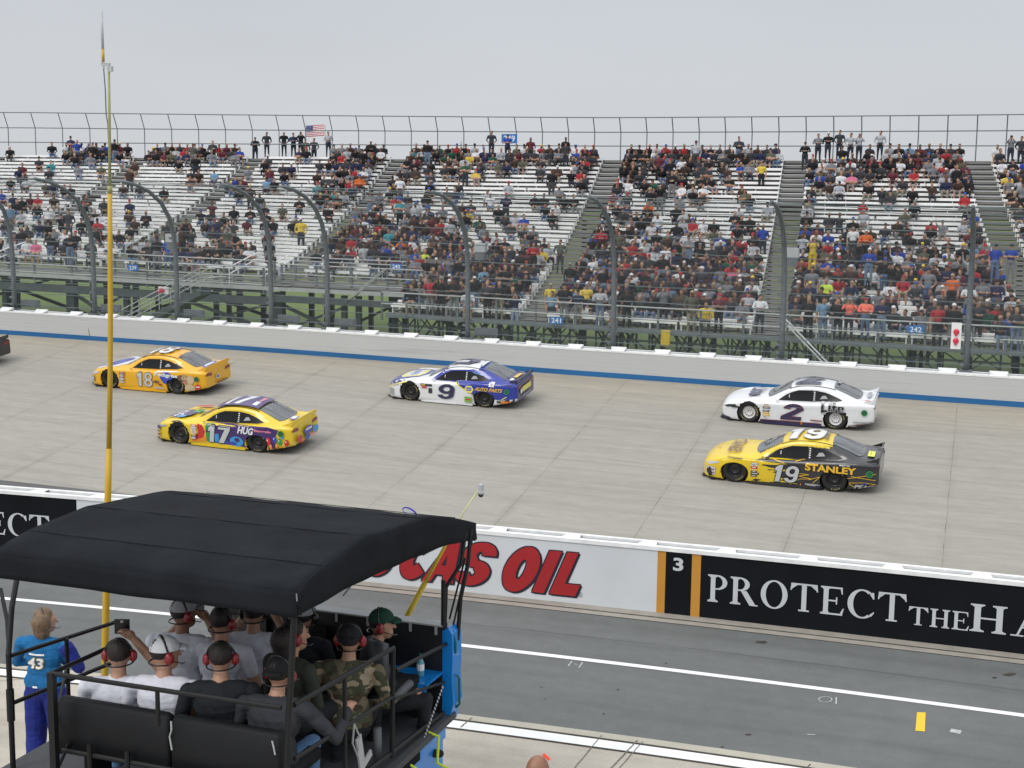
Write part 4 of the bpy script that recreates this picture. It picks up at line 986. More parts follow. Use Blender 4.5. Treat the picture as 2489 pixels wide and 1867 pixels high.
for (px, py, i, tp, lab, ps, ht, ls, leg) in ((2066, 724, 0, 'coral', 'person in a coral jacket clapping, left of the coral pair at the front rail', 8, 'grey', True, LEGS[1]), (2106, 723, 0, 'coral', 'person in a coral jacket with arms folded, right of the coral pair at the rail', 7, 'red', True, LEGS[0]),
        (2145, 725, 0, 'navy', 'person in a navy hoodie standing right of the coral jackets', 7, None, True, LEGS[3]), (1252, 711, 0, 'navy', 'man in dark jacket and pale jeans taking pictures at the foot of the stairs', 8, None, True, (.25, .3, .38)),
        (1342, 707, .6, 'sky blue', 'woman in a blue top with a pink bag at the rail by the 241 sign', 6, None, False, LEGS[1]), (1339, 688, 2.2, 'yellow', 'person in a pale yellow shirt standing above the 241 sign', 6, 'tan', False, LEGS[4]), (1427, 689, 2.2, 'yellow', 'person in a golden yellow shirt leaning right of the 241 sign', 6, 'grey', False, LEGS[5]),
        (2114, 602, 8, 'royal blue', 'man in blue shirt and white cap pointing left, mid right block', 7, 'white', True, (.12, .18, .25)), (2422, 593, 9, 'royal blue', 'left of two men in royal blue shirts near the right edge', 6, 'navy', False, LEGS[0]), (2460, 593, 9, 'royal blue', 'right of two men in royal blue shirts near the right edge', 7, 'navy', False, LEGS[6]),
        (2075, 549, 12, 'white', 'heavy man in a white printed shirt standing in the middle of the far right block', 6, None, False, LEGS[2]), (2106, 557, 11.5, 'orange', 'woman in black with an orange scarf and white cap, mid right block', 7, 'white', True, LEGS[5]), (1977, 576, 10.5, 'yellow', 'person in a yellow shirt over yellow trousers right of the stairs', 8, 'tan', False, (.5, .37, .03)),
        (1849, 716, .4, 'white', 'woman with fair hair and a blue bag standing at the foot of the stairs', 7, None, True, LEGS[1]), (1297, 562 + 26, 10, 'red', 'person in a bright red jacket standing left of the leftmost visible stairs', 7, None, True, LEGS[5]), (1462, 553, 13, 'red', 'man in a red jacket standing just right of the middle stairs', 7, 'black', True, LEGS[5]),
        (1506, 562, 12.5, 'olive', 'person in a grey green hoodie standing right of the red jacket', 9, None, True, LEGS[2]), (1618, 596, 10, 'white', 'man in a white shirt waving one arm in the block right of the middle stairs', 6, None, False, LEGS[3]), (1852, 393, 32, 'yellow', 'person in an amber shirt standing high in the block left of the second stairs', 6, None, False, LEGS[5]),
        (1362, 582, 11, 'olive', 'hooded person in olive walking up the middle stairs', 9, None, True, LEGS[2]), (2100, 509, 17 + 5.5, 'pale grey', 'person in a pale grey hoodie standing among empty benches at right', 9, 'grey', True, LEGS[6]), (1405, 703, 0, 'navy', 'person in black leaning on the front rail right of the yellow shirt', 6, 'black', True, LEGS[4]),
        (2197, 668, 3.5, 'red', 'broad man in a bright red shirt and cap seated with legs apart, right block', 0, 'red', False, LEGS[4]), (2316, 665, 3.5, 'orange', 'person in an orange shirt seated above the upright light box', 6, 'orange' if False else 'tan', False, LEGS[5])):
    X_g = -10
    for _ in range(6): Yg = stY(X_g, i) + .3; X_g = aty(px, py, Yg).x
    spec(px, py, Yg, tp, lab, ps, ht, leg=leg, ls=ls)
# people nearest the camera first; drop generated ones that collide with the hand placed ones
def clash(p): return any(abs(p['x'] - q['x']) < .42 and abs(p['y'] - q['y']) < .8 for q in special)
people = [p for p in people if not clash(p)]
people.sort(key=lambda p: p['w'])
crowd_group = 'spectators in the grandstand'
def person_mesh(p, sets, name='person'):
    base = [b for b in sets if b[4] == p['ls'] and b[5] == p['hat']]
    want = [j for j, q in enumerate(POSES) if (q[0] == 'stand') == p['stand']]
    pid = p.get('pose', None)
    if pid is None: pid = cr_.choices(want, [5, 4, 3, .7, 3, .3] if not p['stand'] else [3, 3, 1, 2])[0]
    b = base[pid]; co, fs, ci = b[0], b[1], b[2]
    if 'hood' in p: pass
    pal = np.array([p['sk'], p['top'][1], p['leg'], p['hc'][1], (.06, .05, .05), (.5, .5, .5)])
    return co, fs, pal[ci]
def link_person(p, label):
    co, fs, cl = person_mesh(p, FINE)
    me = bpy.data.meshes.new('person'); me.from_pydata(co.tolist(), [], fs); me.materials.append(M['crowd'])
    at = me.color_attributes.new('col', 'FLOAT_COLOR', 'POINT'); at.data.foreach_set('color', np.c_[cl, np.ones(len(cl))].ravel())
    me.polygons.foreach_set('use_smooth', [True] * len(fs)); me.update()
    o = bpy.data.objects.new('person', me); COL.objects.link(o); o.location = (p['x'], p['y'], p['z']); o.rotation_euler = (0, 0, math.pi + (-p['rot'])); o.scale = (p['s'],) * 3
    prop(o, label, 'person', crowd_group)
for p in special: link_person(p, p['label'])
NIND = 300 - len(special)
seen = set()
for p in people[:NIND]:
    gar = ('hoodie' if p['ls'] else 'shirt'); hd = (p['hc'][0] + ' cap') if p['hat'] else ('bald head' if p['hc'][0] == 'bald' else p['hc'][0] + ' hair')
    lab = f"{'standing' if p['stand'] else 'seated'} {p['top'][0]} {gar}, {hd}, {BLK[p['k']]} block, {ordn(p['i'] + 1)} row up, {ordn(p['n'])} from left"
    ws = lab.split()
    if len(ws) > 16: lab = lab.replace(' from left', ' along')
    if len(lab.split()) > 16: lab = lab.replace(' row up', ' row')
    link_person(p, lab)
Vv = []; Ff = []; Cc = []; nb = 0
for p in people[NIND:]:
    co, fs, cl = person_mesh(p, COARSE); a = math.pi - p['rot']; ca, sa = math.cos(a), math.sin(a); q = co * p['s']
    q = np.c_[q[:, 0] * ca - q[:, 1] * sa + p['x'], q[:, 0] * sa + q[:, 1] * ca + p['y'], q[:, 2] + p['z']]
    Vv.append(q); Ff.extend([tuple(v + nb for v in f) for f in fs]); Cc.append(cl); nb += len(q)
me = bpy.data.meshes.new('crowd'); me.from_pydata(np.concatenate(Vv).tolist(), [], Ff); me.materials.append(M['crowd'])
at = me.color_attributes.new('col', 'FLOAT_COLOR', 'POINT'); cl = np.concatenate(Cc); at.data.foreach_set('color', np.c_[cl, np.ones(len(cl))].ravel())
me.polygons.foreach_set('use_smooth', [True] * len(Ff)); me.update()
o = bpy.data.objects.new('crowd', me); COL.objects.link(o); prop(o, 'mass of small seated spectators in mixed dark and bright clothing on the upper rows', 'crowd', None, 'stuff')
print('crowd', len(people), 'faces', len(Ff))

# ------------------------------------------------------------------ race cars
def tab(*kv): return lambda x: float(np.interp(x, kv[0::2], kv[1::2]))
def smooth_tab(*kv):
    X_ = np.array(kv[0::2], float); Y_ = np.array(kv[1::2], float)
    g = np.linspace(X_[0], X_[-1], 260); y = np.interp(g, X_, Y_); k = np.exp(-np.linspace(-1.6, 1.6, 15) ** 2); k /= k.sum()
    yp = np.pad(y, 7, mode='edge'); y2 = np.convolve(yp, k, 'valid'); w = np.clip(np.minimum(g - X_[0], X_[-1] - g) / .12, 0, 1); y2 = y * (1 - w) + y2 * w
    return lambda x: float(np.interp(x, g, y2))
c_zt = smooth_tab(-.97, .46, -.9, .56, -.8, .625, -.6, .69, -.3, .745, 0, .79, .4, .835, .62, .86, .8, .95, 1.0, 1.05, 1.2, 1.14, 1.4, 1.21, 1.6, 1.25, 1.9, 1.275, 2.2, 1.275, 2.5, 1.25, 2.75, 1.20, 3.0, 1.12, 3.25, 1.03, 3.45, .965, 3.6, .94, 3.98, .93)
c_zt0 = c_zt; c_zt = lambda x: c_zt0(x) + max(0, c_zt0(x) - .90) * .145
c_wt = smooth_tab(-.97, .30, -.9, .46, -.6, .60, 0, .66, .62, .68, .8, .66, 1.0, .64, 1.3, .61, 1.6, .59, 2.2, .59, 2.6, .58, 3.0, .60, 3.4, .66, 3.6, .72, 3.98, .74)
c_zs = smooth_tab(-.97, .40, -.9, .48, -.8, .55, -.6, .63, -.3, .71, 0, .745, .4, .75, .8, .765, 1.4, .785, 2.0, .81, 2.6, .86, 3.1, .895, 3.6, .90, 3.98, .88)
c_w = tab(-.97, .45, -.94, .62, -.88, .76, -.78, .86, -.6, .93, -.35, .965, 0, .98, .6, .965, 1.2, .945, 2.0, .945, 2.5, .965, 2.8, .98, 3.4, .965, 3.8, .91, 3.95, .86, 3.98, .83)
c_zb = tab(-.97, .07, 0, .07, 2.4, .07, 3.15, .11, 3.98, .30)
def car_section(x):
    w, zs, zt, wt, zb = c_w(x), c_zs(x), c_zt(x), c_wt(x), c_zb(x)
    ws = w - .085; wg = min(w - .17, ws - .03); wg = max(wg, .2); wt = min(wt, wg - .06); gh = max(0, zt - zs - .05)
    k = min(1, gh / .25)
    wtt = wt * k + (wg - .14) * (1 - k)
    A = [(w - .10, zb), (w - .03, zb + .012), (w - .004, zb + .06), (w, min(.36, zs - .1)), (w, min(.5, zs - .09)), (w - .012, zs - .075), (w - .04, zs - .025), (ws, zs - .002),
         (wg, zs + .012 + .02 * (1 - k)), (wg - (wg - wtt) * .12, zs + .03 * (1 - k) + gh * .12 + .01), (wtt + (wg - wtt) * .5, zs + (zt - zs) * .52), (wtt + .035 * k + .01, zt - .075 * k - .012), (wtt - .01, zt - .03 * k - .004), (wtt * .86, zt - .012), (wtt * .5, zt + .006 + .012 * k), (0, zt + .012 + .016 * k)]
    return A
def resample(A, n=3):
    P_ = [A[0]] + A + [A[-1]]; out = []
    for i in range(1, len(P_) - 2):
        p0, p1, p2, p3 = [np.array(P_[j]) for j in (i - 1, i, i + 1, i + 2)]
        for k in range(n):
            t = k / n; out.append(tuple(.5 * (2 * p1 + (p2 - p0) * t * .9 + (2 * p0 - 5 * p1 + 4 * p2 - p3) * t * t * .9 + (3 * p1 - 3 * p2 + p3 - p0) * t ** 3 * .9) if False else p1 + (p2 - p1) * t))
    out.append(A[-1]); return out
def car_shell():
    X_ = sorted(set(list(np.linspace(-.97, -.6, 12)) + list(np.linspace(-.6, 3.6, 72)) + list(np.linspace(3.6, 3.98, 9))))
    vs = []; fs = []; n = None
    for x in X_:
        A = resample(car_section(x)); full = [(y, z) for y, z in A] + [(-y, z) for y, z in reversed(A[:-1])]; n = len(full)
        vs += [(x, -y, z) for y, z in full]
    for i in range(len(X_) - 1):
        for k in range(n):
            k2 = (k + 1) % n; fs.append((i * n + k, (i + 1) * n + k, (i + 1) * n + k2, i * n + k2))
    fs.append(tuple(range(n))); fs.append(tuple((len(X_) - 1) * n + k for k in reversed(range(n))))
    mb = MB(); mb.add(vs, fs); me = mb.mesh('shell', []); o = bpy.data.objects.new('shell', me); COL.objects.link(o)
    cut = MB()
    for x in (0, 2.79):
        for s in (-1, 1):
            n = 32; v = []
            for yy in (.62 * s, 1.2 * s):
                for k in range(n): t = 2 * math.pi * k / n; v.append((x + .40 * math.cos(t), yy, .335 + ((.275 if x == 0 else .245) if math.sin(t) > 0 else .39) * math.sin(t)))
            f = [(k, (k + 1) % n, n + (k + 1) % n, n + k) for k in range(n)] + [tuple(reversed(range(n))), tuple(range(n, 2 * n))]
            if s > 0: f = [tuple(reversed(q)) for q in f]
            cut.add(v, f)
    cm = cut.mesh('cut', [])
    for m_ in (me, cm):
        b = bmesh.new(); b.from_mesh(m_); bmesh.ops.recalc_face_normals(b, faces=b.faces); b.to_mesh(m_); b.free()
    co = bpy.data.objects.new('cut', cm); COL.objects.link(co)
    md = o.modifiers.new('b', 'BOOLEAN'); md.operation = 'DIFFERENCE'; md.object = co; md.solver = 'EXACT'
    dg = bpy.context.evaluated_depsgraph_get(); dg.update(); r = bpy.data.meshes.new_from_object(o.evaluated_get(dg))
    bpy.data.objects.remove(o); bpy.data.objects.remove(co)
    vs = [tuple(v.co) for v in r.vertices]; fs = [tuple(p.vertices) for p in r.polygons]; cen = [tuple(p.center) for p in r.polygons]
    well = [abs(c[1]) < .985 and min((c[0]) ** 2, (c[0] - 2.79) ** 2) + (c[2] - .335) ** 2 < .3965 ** 2 and .61 < abs(c[1]) for c in cen]
    return vs, fs, cen, well
SHELL = car_shell()
CBVH = BVHTree.FromPolygons([Vector(v) for v in SHELL[0]], SHELL[1])
def cut_grid(vf, step):
    vs, fs = vf; b = bmesh.new(); bv = [b.verts.new((p[0], p[1], 0)) for p in vs]
    for f in fs:
        try: b.faces.new([bv[i] for i in f])
        except ValueError: pass
    a = np.array(vs); x0, y0 = a.min(0); x1, y1 = a.max(0)
    for ax, lo, hi in ((0, x0, x1), (1, y0, y1)):
        n = int((hi - lo) / step)
        for i in range(1, n + 1):
            c = lo + (hi - lo) * i / (n + 1); co = (c, 0, 0) if ax == 0 else (0, c, 0); no_ = (1, 0, 0) if ax == 0 else (0, 1, 0)
            bmesh.ops.bisect_plane(b, geom=b.verts[:] + b.edges[:] + b.faces[:], dist=1e-5, plane_co=co, plane_no=no_)
    b.verts.index_update(); v2 = [tuple(v.co)[:2] for v in b.verts]; f2 = [tuple(v.index for v in f.verts) for f in b.faces]; b.free(); return v2, f2
def wrap(vf, side, off, step=.07):
    """lay a flat drawing on the shell: side 'L' (x,z), 'T' (x,y), 'R' rear (y,z)"""
    v2, f2 = cut_grid(vf, step); V_ = []; ok = []; inside = set()
    for p in v2:
        if side == 'L':
            for x0_, rz_ in ((0, .275), (2.79, .245)):
                e_ = math.hypot((p[0] - x0_) / .402, (p[1] - .335) / (rz_ + .002))
                if e_ < 1 and p[1] > .1: inside.add(len(V_)); p = (x0_ + (p[0] - x0_) / max(e_, .05), .335 + (p[1] - .335) / max(e_, .05))
            if p[1] > .82: p = (p[0], .82 + (p[1] - .82) * 1.085)
            o_, d_ = Vector((p[0], -3, p[1])), Vector((0, 1, 0))
        elif side == 'T': o_, d_ = Vector((p[0], p[1], 3)), Vector((0, 0, -1))
        elif side == 'F': o_, d_ = Vector((-3, p[0], p[1])), Vector((1, 0, 0))
        else: o_, d_ = Vector((6, p[0], p[1])), Vector((-1, 0, 0))
        h = CBVH.ray_cast(o_, d_)
        if h[0] is None: V_.append(Vector((0, 0, 0))); ok.append(False); continue
        n_ = h[1] if h[1].dot(d_) < 0 else -h[1]
        good = n_.dot(-d_) > .04 and not (side == 'L' and h[0].y > -.5)
        V_.append(h[0] + n_ * off - d_ * off * .3); ok.append(good)
    F_ = [f for f in f2 if all(ok[i] for i in f) and not all(i in inside for i in f)]
    return V_, F_
def glyph(ch):
    if ch == '1': return [poly([(.34, 0), (.80, 0), (.80, 1), (.46, 1), (.12, .84), (.12, .62), (.34, .68)])]
    if ch == '2': return [ring(.5, .70, .5, .30, .32, .15, 0, 172, 20), poly([(0, 0), (1, 0), (1, .20), (0, .20)]), poly([(0, .20), (.44, .20), (1, .68), (.66, .70)])]
    if ch == '7': return [poly([(0, .80), (1, .80), (1, 1), (0, 1)]), poly([(.56, .80), (1, .80), (.56, 0), (.12, 0)])]
    if ch == '8': return [ring(.5, .73, .46, .27, .26, .13), ring(.5, .28, .5, .28, .28, .14)]
    if ch == '9': return [ring(.5, .68, .5, .32, .28, .16), poly([(.70, .30), (1, .30), (1, .68), (.70, .68)]), ring(.5, .30, .5, .30, .30, .15, -170, 0, 16)]
def digits(st, x0, x1, z0, z1, slant=0, grow=0, gap=.14):
    ws = [.78 if c == '1' else 1 for c in st]; tot = sum(ws) + gap * (len(st) - 1); k = (x1 - x0) / tot; out = []; x = x0
    for c, w in zip(st, ws):
        for v, f in glyph(c):
            if grow:
                for dx, dz in ((grow, 0), (-grow, 0), (0, grow), (0, -grow), (grow * .7, grow * .7), (grow * .7, -grow * .7), (-grow * .7, grow * .7), (-grow * .7, -grow * .7)):
                    out.append(([(x + p[0] * k * w + slant * (p[1] - .5) + dx, z0 + (z1 - z0) * p[1] + dz) for p in v], f))
            else: out.append(([(x + p[0] * k * w + slant * (p[1] - .5), z0 + (z1 - z0) * p[1]) for p in v], f))
        x += (w + gap) * k
    return out
class Paint:
    def __init__(s): s.layers = []; s.n = 0
    def __call__(s, color, vf, side='L', step=.07):
        s.n += 1; off = .006 + .0007 * s.n; s.layers.append((color, wrap(vf, side, off, step))); return s
def simple_mat(name, c, rough=.28, coat=.6): return mat(name, c, rough, var=.03, coat=coat)
PCOL = {}
def pc(key, c=None):
    if key not in PCOL: PCOL[key] = simple_mat('car_' + key, c)
    return PCOL[key]
for k_, c_ in dict(white=(.72, .74, .76), yellow=(.72, .52, .015), yellow18=(.75, .40, .008), charcoal=(.026, .026, .030), black=(.012, .012, .014), navy=(.022, .02, .075), blue=(.018, .035, .30), purple=(.045, .018, .13), red=(.55, .02, .025), orange=(.75, .24, .02),
                   green=(.02, .30, .06), lgreen=(.18, .42, .08), darkgreen=(.01, .10, .05), lblue=(.03, .30, .62), candyblue=(.03, .06, .38), lyel=(.78, .70, .12), grey=(.32, .33, .34), silver=(.5, .52, .54), pink=(.75, .22, .30), tan=(.42, .24, .10), brown=(.17, .085, .04), cream=(.55, .43, .27), dred=(.22, .015, .02), gold=(.75, .45, .03), neon=(.75, .80, .05), palegrey=(.45, .46, .48), tyretext=(.36, .33, .12)).items(): pc(k_, c_)
GL = mat('dark_window', (.009, .010, .012), .3, var=.2, spec=.25, scale=5)
GLF = mat('windscreen_glass', (.085, .095, .105), .10, var=.35, coat=.6, scale=2.5, stretch=(1, 3, 1))
def arc_text(s, r, a0, a1, size):
    vs = []; fs = []
    for i, ch in enumerate(s):
        if ch == ' ': continue
        v, f = text_polys(ch, size, .004); t = math.radians(a0 + (a1 - a0) * i / max(1, len(s) - 1)); b = len(vs)
        for (x, z) in v: 
            x -= size * .3; rr = r + z
            vs.append((rr * math.cos(t) + x * math.sin(t), rr * math.sin(t) - x * math.cos(t)))
        fs += [tuple(i_ + b for i_ in q) for q in f]
    return vs, fs
ARC1 = arc_text('GOODYEAR', .262, 140, 75, .046); ARC2 = arc_text('EAGLE', .262, -20, -65, .044)
def make_wheel(root, x, side, rim, rot):
    w = empty('wheel', (x, side * .80, .355)); w.parent = root; w.rotation_euler = (0, rot, 0) 
    mb = MB(); mb.sm = True; n = 36
    prof = [(.205, -.10), (.235, -.135), (.31, -.145), (.345, -.125), (.355, -.08), (.357, 0), (.355, .08), (.345, .125), (.31, .145), (.235, .135), (.205, .10)]
    vs = [(r * math.cos(2 * math.pi * k / n), b, r * math.sin(2 * math.pi * k / n)) for k in range(n) for r, b in prof]; m_ = len(prof)
    fs = [(k * m_ + j, k * m_ + j + 1, ((k + 1) % n) * m_ + j + 1, ((k + 1) % n) * m_ + j) for k in range(n) for j in range(m_ - 1)]
    mb.add(vs, fs); mb.sm = False; mb.mi = 1
    for (v, f) in (ARC1, ARC2): mb.add([(a, side * .1475, b) for a, b in v], f)
    mb.build('tyre', [M['rubber'], PCOL['tyretext']], w)
    mb = MB(); mb.sm = True
    prof = [(.212, -.11), (.205, -.07), (.19, -.03), (.17, .02), (.15, .04)]
    o_ = side
    prof = [(.212, .115 * o_), (.207, .085 * o_), (.185, .06 * o_), (.165, .045 * o_), (.155, .07 * o_), (.075, .085 * o_), (.06, .055 * o_), (.0, .055 * o_)]
    m_ = len(prof); vs = [(r * math.cos(2 * math.pi * k / n), b, r * math.sin(2 * math.pi * k / n)) for k in range(n) for r, b in prof]
    fs = [(k * m_ + j, k * m_ + j + 1, ((k + 1) % n) * m_ + j + 1, ((k + 1) % n) * m_ + j) for k in range(n) for j in range(m_ - 1)]
    mb.add(vs, fs); mb.mi = 1
    for k in range(10):
        t = 2 * math.pi * k / 10; mb.sphere((.118 * math.cos(t), .079 * o_, .118 * math.sin(t)), (.019, .004, .019), 8, 4)
    for k in range(5):
        t = 2 * math.pi * k / 5; mb.sphere((.05 * math.cos(t), .07 * o_, .05 * math.sin(t)), (.011, .012, .011), 6, 4)
    mb.build('rim', [rim, M['well']], w)
    return w
def race_car(name, label, px, py, bodymat, paint, rim, yaw=0, spoiler='black', skirt=None, roofedge='black', netmat='black', lights='silver', region=None):
    """px,py: where the rear left tyre meets the track in the photograph"""
    root = empty(name, (0, 0, 0), label=label, cat='race car', group='race cars on the track')
    vs, fs, cen, well = SHELL; mb = MB(); mb.sm = True
    mats = [bodymat, M['well'], M['chassis']]
    for f, c, wl in zip(fs, cen, well): pass
    mb.add(vs, fs); mb.m = [1 if wl else (2 if c[2] < c_zb(min(max(c[0], -.97), 3.98)) + .004 else 0) for c, wl in zip(cen, well)]
    slot = {}
    if region:
        slot[region[0]] = 3; mats.append(PCOL[region[0]]); mb.m = [3 if (m_ == 0 and region[1](c)) else m_ for m_, c in zip(mb.m, cen)]
    for col, (V_, F_) in paint.layers:
        if col not in slot: slot[col] = len(mats); mats.append(PCOL[col])
        mb.mi = slot[col]; mb.sm = False; mb.add(V_, F_)
    o = mb.build('body', mats, root)
    try:
        for e in o.data.edges: pass
        o.data.set_sharp_from_angle(angle=math.radians(38))
    except Exception: pass
    def part(name, mts, lst, off=.012, parent=root):
        b = MB(); mm = mts if isinstance(mts, list) else [mts]
        for it in lst:
            k, vf, sd = it[0], it[1], it[2]; b.mi = k; b.sm = True; V_, F_ = wrap(vf, sd, off + (.002 if k else 0)); b.add(V_, F_)
        return b.build(name, mm, parent)
    part('side_window', GL, [(0, poly([(.90, .80), (1.16, .975), (1.36, 1.07), (1.56, 1.13), (2.02, 1.155), (2.04, .84)]), 'L')])
    part('quarter_window', [GL, PCOL['grey']], [(0, poly([(2.12, .85), (2.10, 1.155), (2.42, 1.115), (2.72, 1.03), (2.98, .935), (2.80, .895)]), 'L'), (1, poly([(2.25, .92), (2.32, 1.02), (2.42, 1.03), (2.5, .95)]), 'L')])
    part('window_net', [PCOL['black'], PCOL['white']], [(0, rect(2.03, 2.115, .845, 1.15), 'L')] + [(1, rect(2.05, 2.09, .87 + .055 * k, .90 + .055 * k), 'L') for k in range(5)], .014)
    part('mirror_strip', PCOL['white'], [(0, rect(1.255, 1.275, .90, .985), 'L')], .016)
    b = MB(); b.mi = 0; V_, F_ = wrap(poly([(.60, -.64), (.52, -.3), (.50, 0), (.52, .3), (.60, .64), (1.30, .54), (1.25, .25), (1.24, 0), (1.25, -.25), (1.30, -.54)]), 'T', .010); b.sm = True; b.add(V_, F_); b.build('windscreen', GLF, root)
    b = MB(); b.sm = True; V_, F_ = wrap(poly([(2.66, -.50), (2.63, 0), (2.66, .50), (3.05, .54), (3.40, .58), (3.50, .4), (3.53, 0), (3.50, -.4), (3.40, -.58), (3.05, -.54)]), 'T', .010); b.add(V_, F_)
    rw = b.build('rear_window', GLF, root)
    b = MB(); 
    for y_ in (-.30, .30): V_, F_ = wrap(rect(2.70, 3.46, y_ - .012, y_ + .012), 'T', .013); b.add(V_, F_)
    q = b.build('window_brace', PCOL['black'], rw)
    for s in (-1, 1):                                                  # roof rails
        b = MB(); X_ = np.linspace(1.25, 2.72, 14)
        pts = []
        for x in X_:
            h = CBVH.ray_cast(Vector((x, s * (c_wt(x) - .015), 3)), Vector((0, 0, -1))); pts.append(h[0] + Vector((0, 0, .012)))
        b.tube(pts, .011, 5); b.build('roof_rail', PCOL[roofedge], root)
    b = MB(); b.b2(3.93, 3.95, -.78, .78, .925, 1.055); b.mi = 1; b.b2(3.905, 3.93, -.80, .80, .915, .935)
    for s in (-1, 1): b.add([(3.6, s * .79, .915), (3.95, s * .80, .91), (3.97, s * .80, 1.06), (3.9, s * .80, 1.03)], [(0, 1, 2, 3)] if s < 0 else [(3, 2, 1, 0)])
    b.build('spoiler', [PCOL[spoiler], PCOL[spoiler]], root)
    b = MB(); b.b2(-.99, -.6, -.70, .70, .045, .062); b.sweep([(-.0, .045), (.12, .045), (.12, .10), (-.0, .07)], lambda t, a, c: ((-.985 + .30 * (abs(t) / .93) ** 2.5) + a, t, c), list(np.linspace(-.93, .93, 25)))
    b.build('splitter', M['chassis'], root)
    for s in (-1, 1):                                                  # side skirts
        b = MB(); b.b2(.42, 2.36, s * .925 - .02, s * .925 + .02, .035, .16); b.b2(.5, 1.75, s * .95 - .012, s * .95 + .012, .03, .075); b.build('side_skirt', PCOL[skirt] if skirt else bodymat, root)
    b = MB(); b.mi = 0
    b.sm = True; V_, F_ = wrap(poly([(-.86, .485), (-.70, .56), (-.42, .60), (-.47, .545), (-.72, .475)]), 'L', .012); b.add(V_, F_)
    b.build('headlight', PCOL[lights], root)
    b = MB(); b.sm = True; V_, F_ = wrap(poly([(-.62, -.5), (-.42, -.5), (-.28, -.36), (-.30, -.2), (-.5, -.28)][:0] or [(.10, -.10), (.13, -.10), (.13, .10), (.10, .10)]), 'T', .02)
    b.build('hood_vent', PCOL['black'], root)
    for s in (-1, 1):
        b = MB(); b.sm = True; V_, F_ = wrap(poly([(s * .46, .70), (s * .84, .735), (s * .84, .80), (s * .66, .83), (s * .46, .80)]), 'R', .012); b.add(V_, F_); b.build('tail_light', PCOL['dred'], root)
    b = MB(); b.sm = True; b.tube([(.86, -.86, .80), (.90, -.92, .83), (.97, -.94, .835)], [.02, .03, .022], 8); b.build('side_mirror', bodymat, root)
    wh = []
    for x in (0, 2.79):
        for s in (-1, 1): wh.append(make_wheel(root, x, s, rim, random.Random(px + x).uniform(0, 2)))
    # place: march the sight line to the banked track
    d = ray(px, py); t = 20 / d.y
    while True:
        p = CAMP + d * t
        if p.z < ztrack(p.x, p.y): break
        t += .01 / d.y
    sl = -(ztrack(p.x - 3, p.y) - ztrack(p.x, p.y)) / 3
    R = Matrix.Rotation(math.radians(yaw), 4, 'Z') @ Matrix.Rotation(math.atan(.12), 4, 'X') @ Matrix.Rotation(-math.atan(sl), 4, 'Y')
    T_ = Matrix.Translation(p) @ R @ Matrix.Translation(Vector((-2.79, .945, 0)))
    root.matrix_world = T_; root.location = T_.to_translation(); root.rotation_euler = T_.to_euler()
    return root
def outline_text(pt, s, x0, x1, z0, z1, colr, oc, side='L', off=.03, grow=.02, slant=.04, step=.1, flip=False):
    if s.isdigit():
        for kk, (q, cc) in enumerate([(q, oc) for q in digits(s, x0, x1, z0, z1, slant, grow)] * bool(oc) + [(q, colr) for q in digits(s, x0, x1, z0, z1, slant)]): 
            pt(cc, q, side, step); pt.n -= .75 if cc == oc else .6
        pt.n += .6; return
    base = text_polys(s, 1, min(off, .035)); 
    for k, (dx, dz) in enumerate(((grow, 0), (-grow, 0), (0, grow), (0, -grow), (grow * .7, -grow * .7), (-grow * .7, grow * .7), (grow * .7, grow * .7), (-grow * .7, -grow * .7)) if oc else ()):
        v, f = fit(base, x0, x1, z0, z1, slant); pt(oc, ([(a + dx, b + dz) for a, b in v], f), side, step); pt.n -= .9
    if oc: pt.n += .2
    pt(colr, fit(base, x0, x1, z0, z1, slant), side, step)
def roof_text(pt, s, x0, x1, y0, y1, colr, oc=None, off=.04, slant=.0, grow=.02, rot=False):
    """letters on a top surface; upright as seen from the left side, or with rot=True reading across the car"""
    if s.isdigit(): return outline_text(pt, s, x0, x1, y0, y1, colr, oc, 'T', grow=grow, slant=slant)
    base = text_polys(s, 1, min(off, .035))
    def mk(dx, dy):
        if not rot: v, f = fit(base, x0, x1, y0, y1, slant); return [(a + dx, b + dy) for a, b in v], f
        v, f = fit(base, 0, 1, 0, 1, 0); return [(x0 + (x1 - x0) * b + dx, y1 - (y1 - y0) * a + dy) for a, b in v], f
    if oc:
        for dx, dy in ((grow, 0), (-grow, 0), (0, grow), (0, -grow)): pt(oc, mk(dx, dy), 'T', .12); pt.n -= .9
    pt(colr, mk(0, 0), 'T', .12)
def contingency(pt, seed, x0=.44, z1=.68, cols=('charcoal', 'red', 'white', 'gold', 'grey')):
    r = random.Random(seed); z = z1
    while z > .28:
        h = r.uniform(.035, .075); w = r.uniform(.16, .24); c = r.choice(cols); pt(c, rect(x0, x0 + w, z - h, z - .006)); pt('white' if c != 'white' else 'dred', rect(x0 + .03, x0 + w - .04, z - h * .65, z - h * .35)); z -= h
def ringmark(pt, x, z, r=.085, c='green'): pt('darkgreen', ell(x, z, r, r)); pt(c, ring(x, z, r, r, .02, .02))
def wheelarc(pt, x, c='black'):
    pt(c, ring(x, .335, .425, .425, .028, .028, 5, 175))

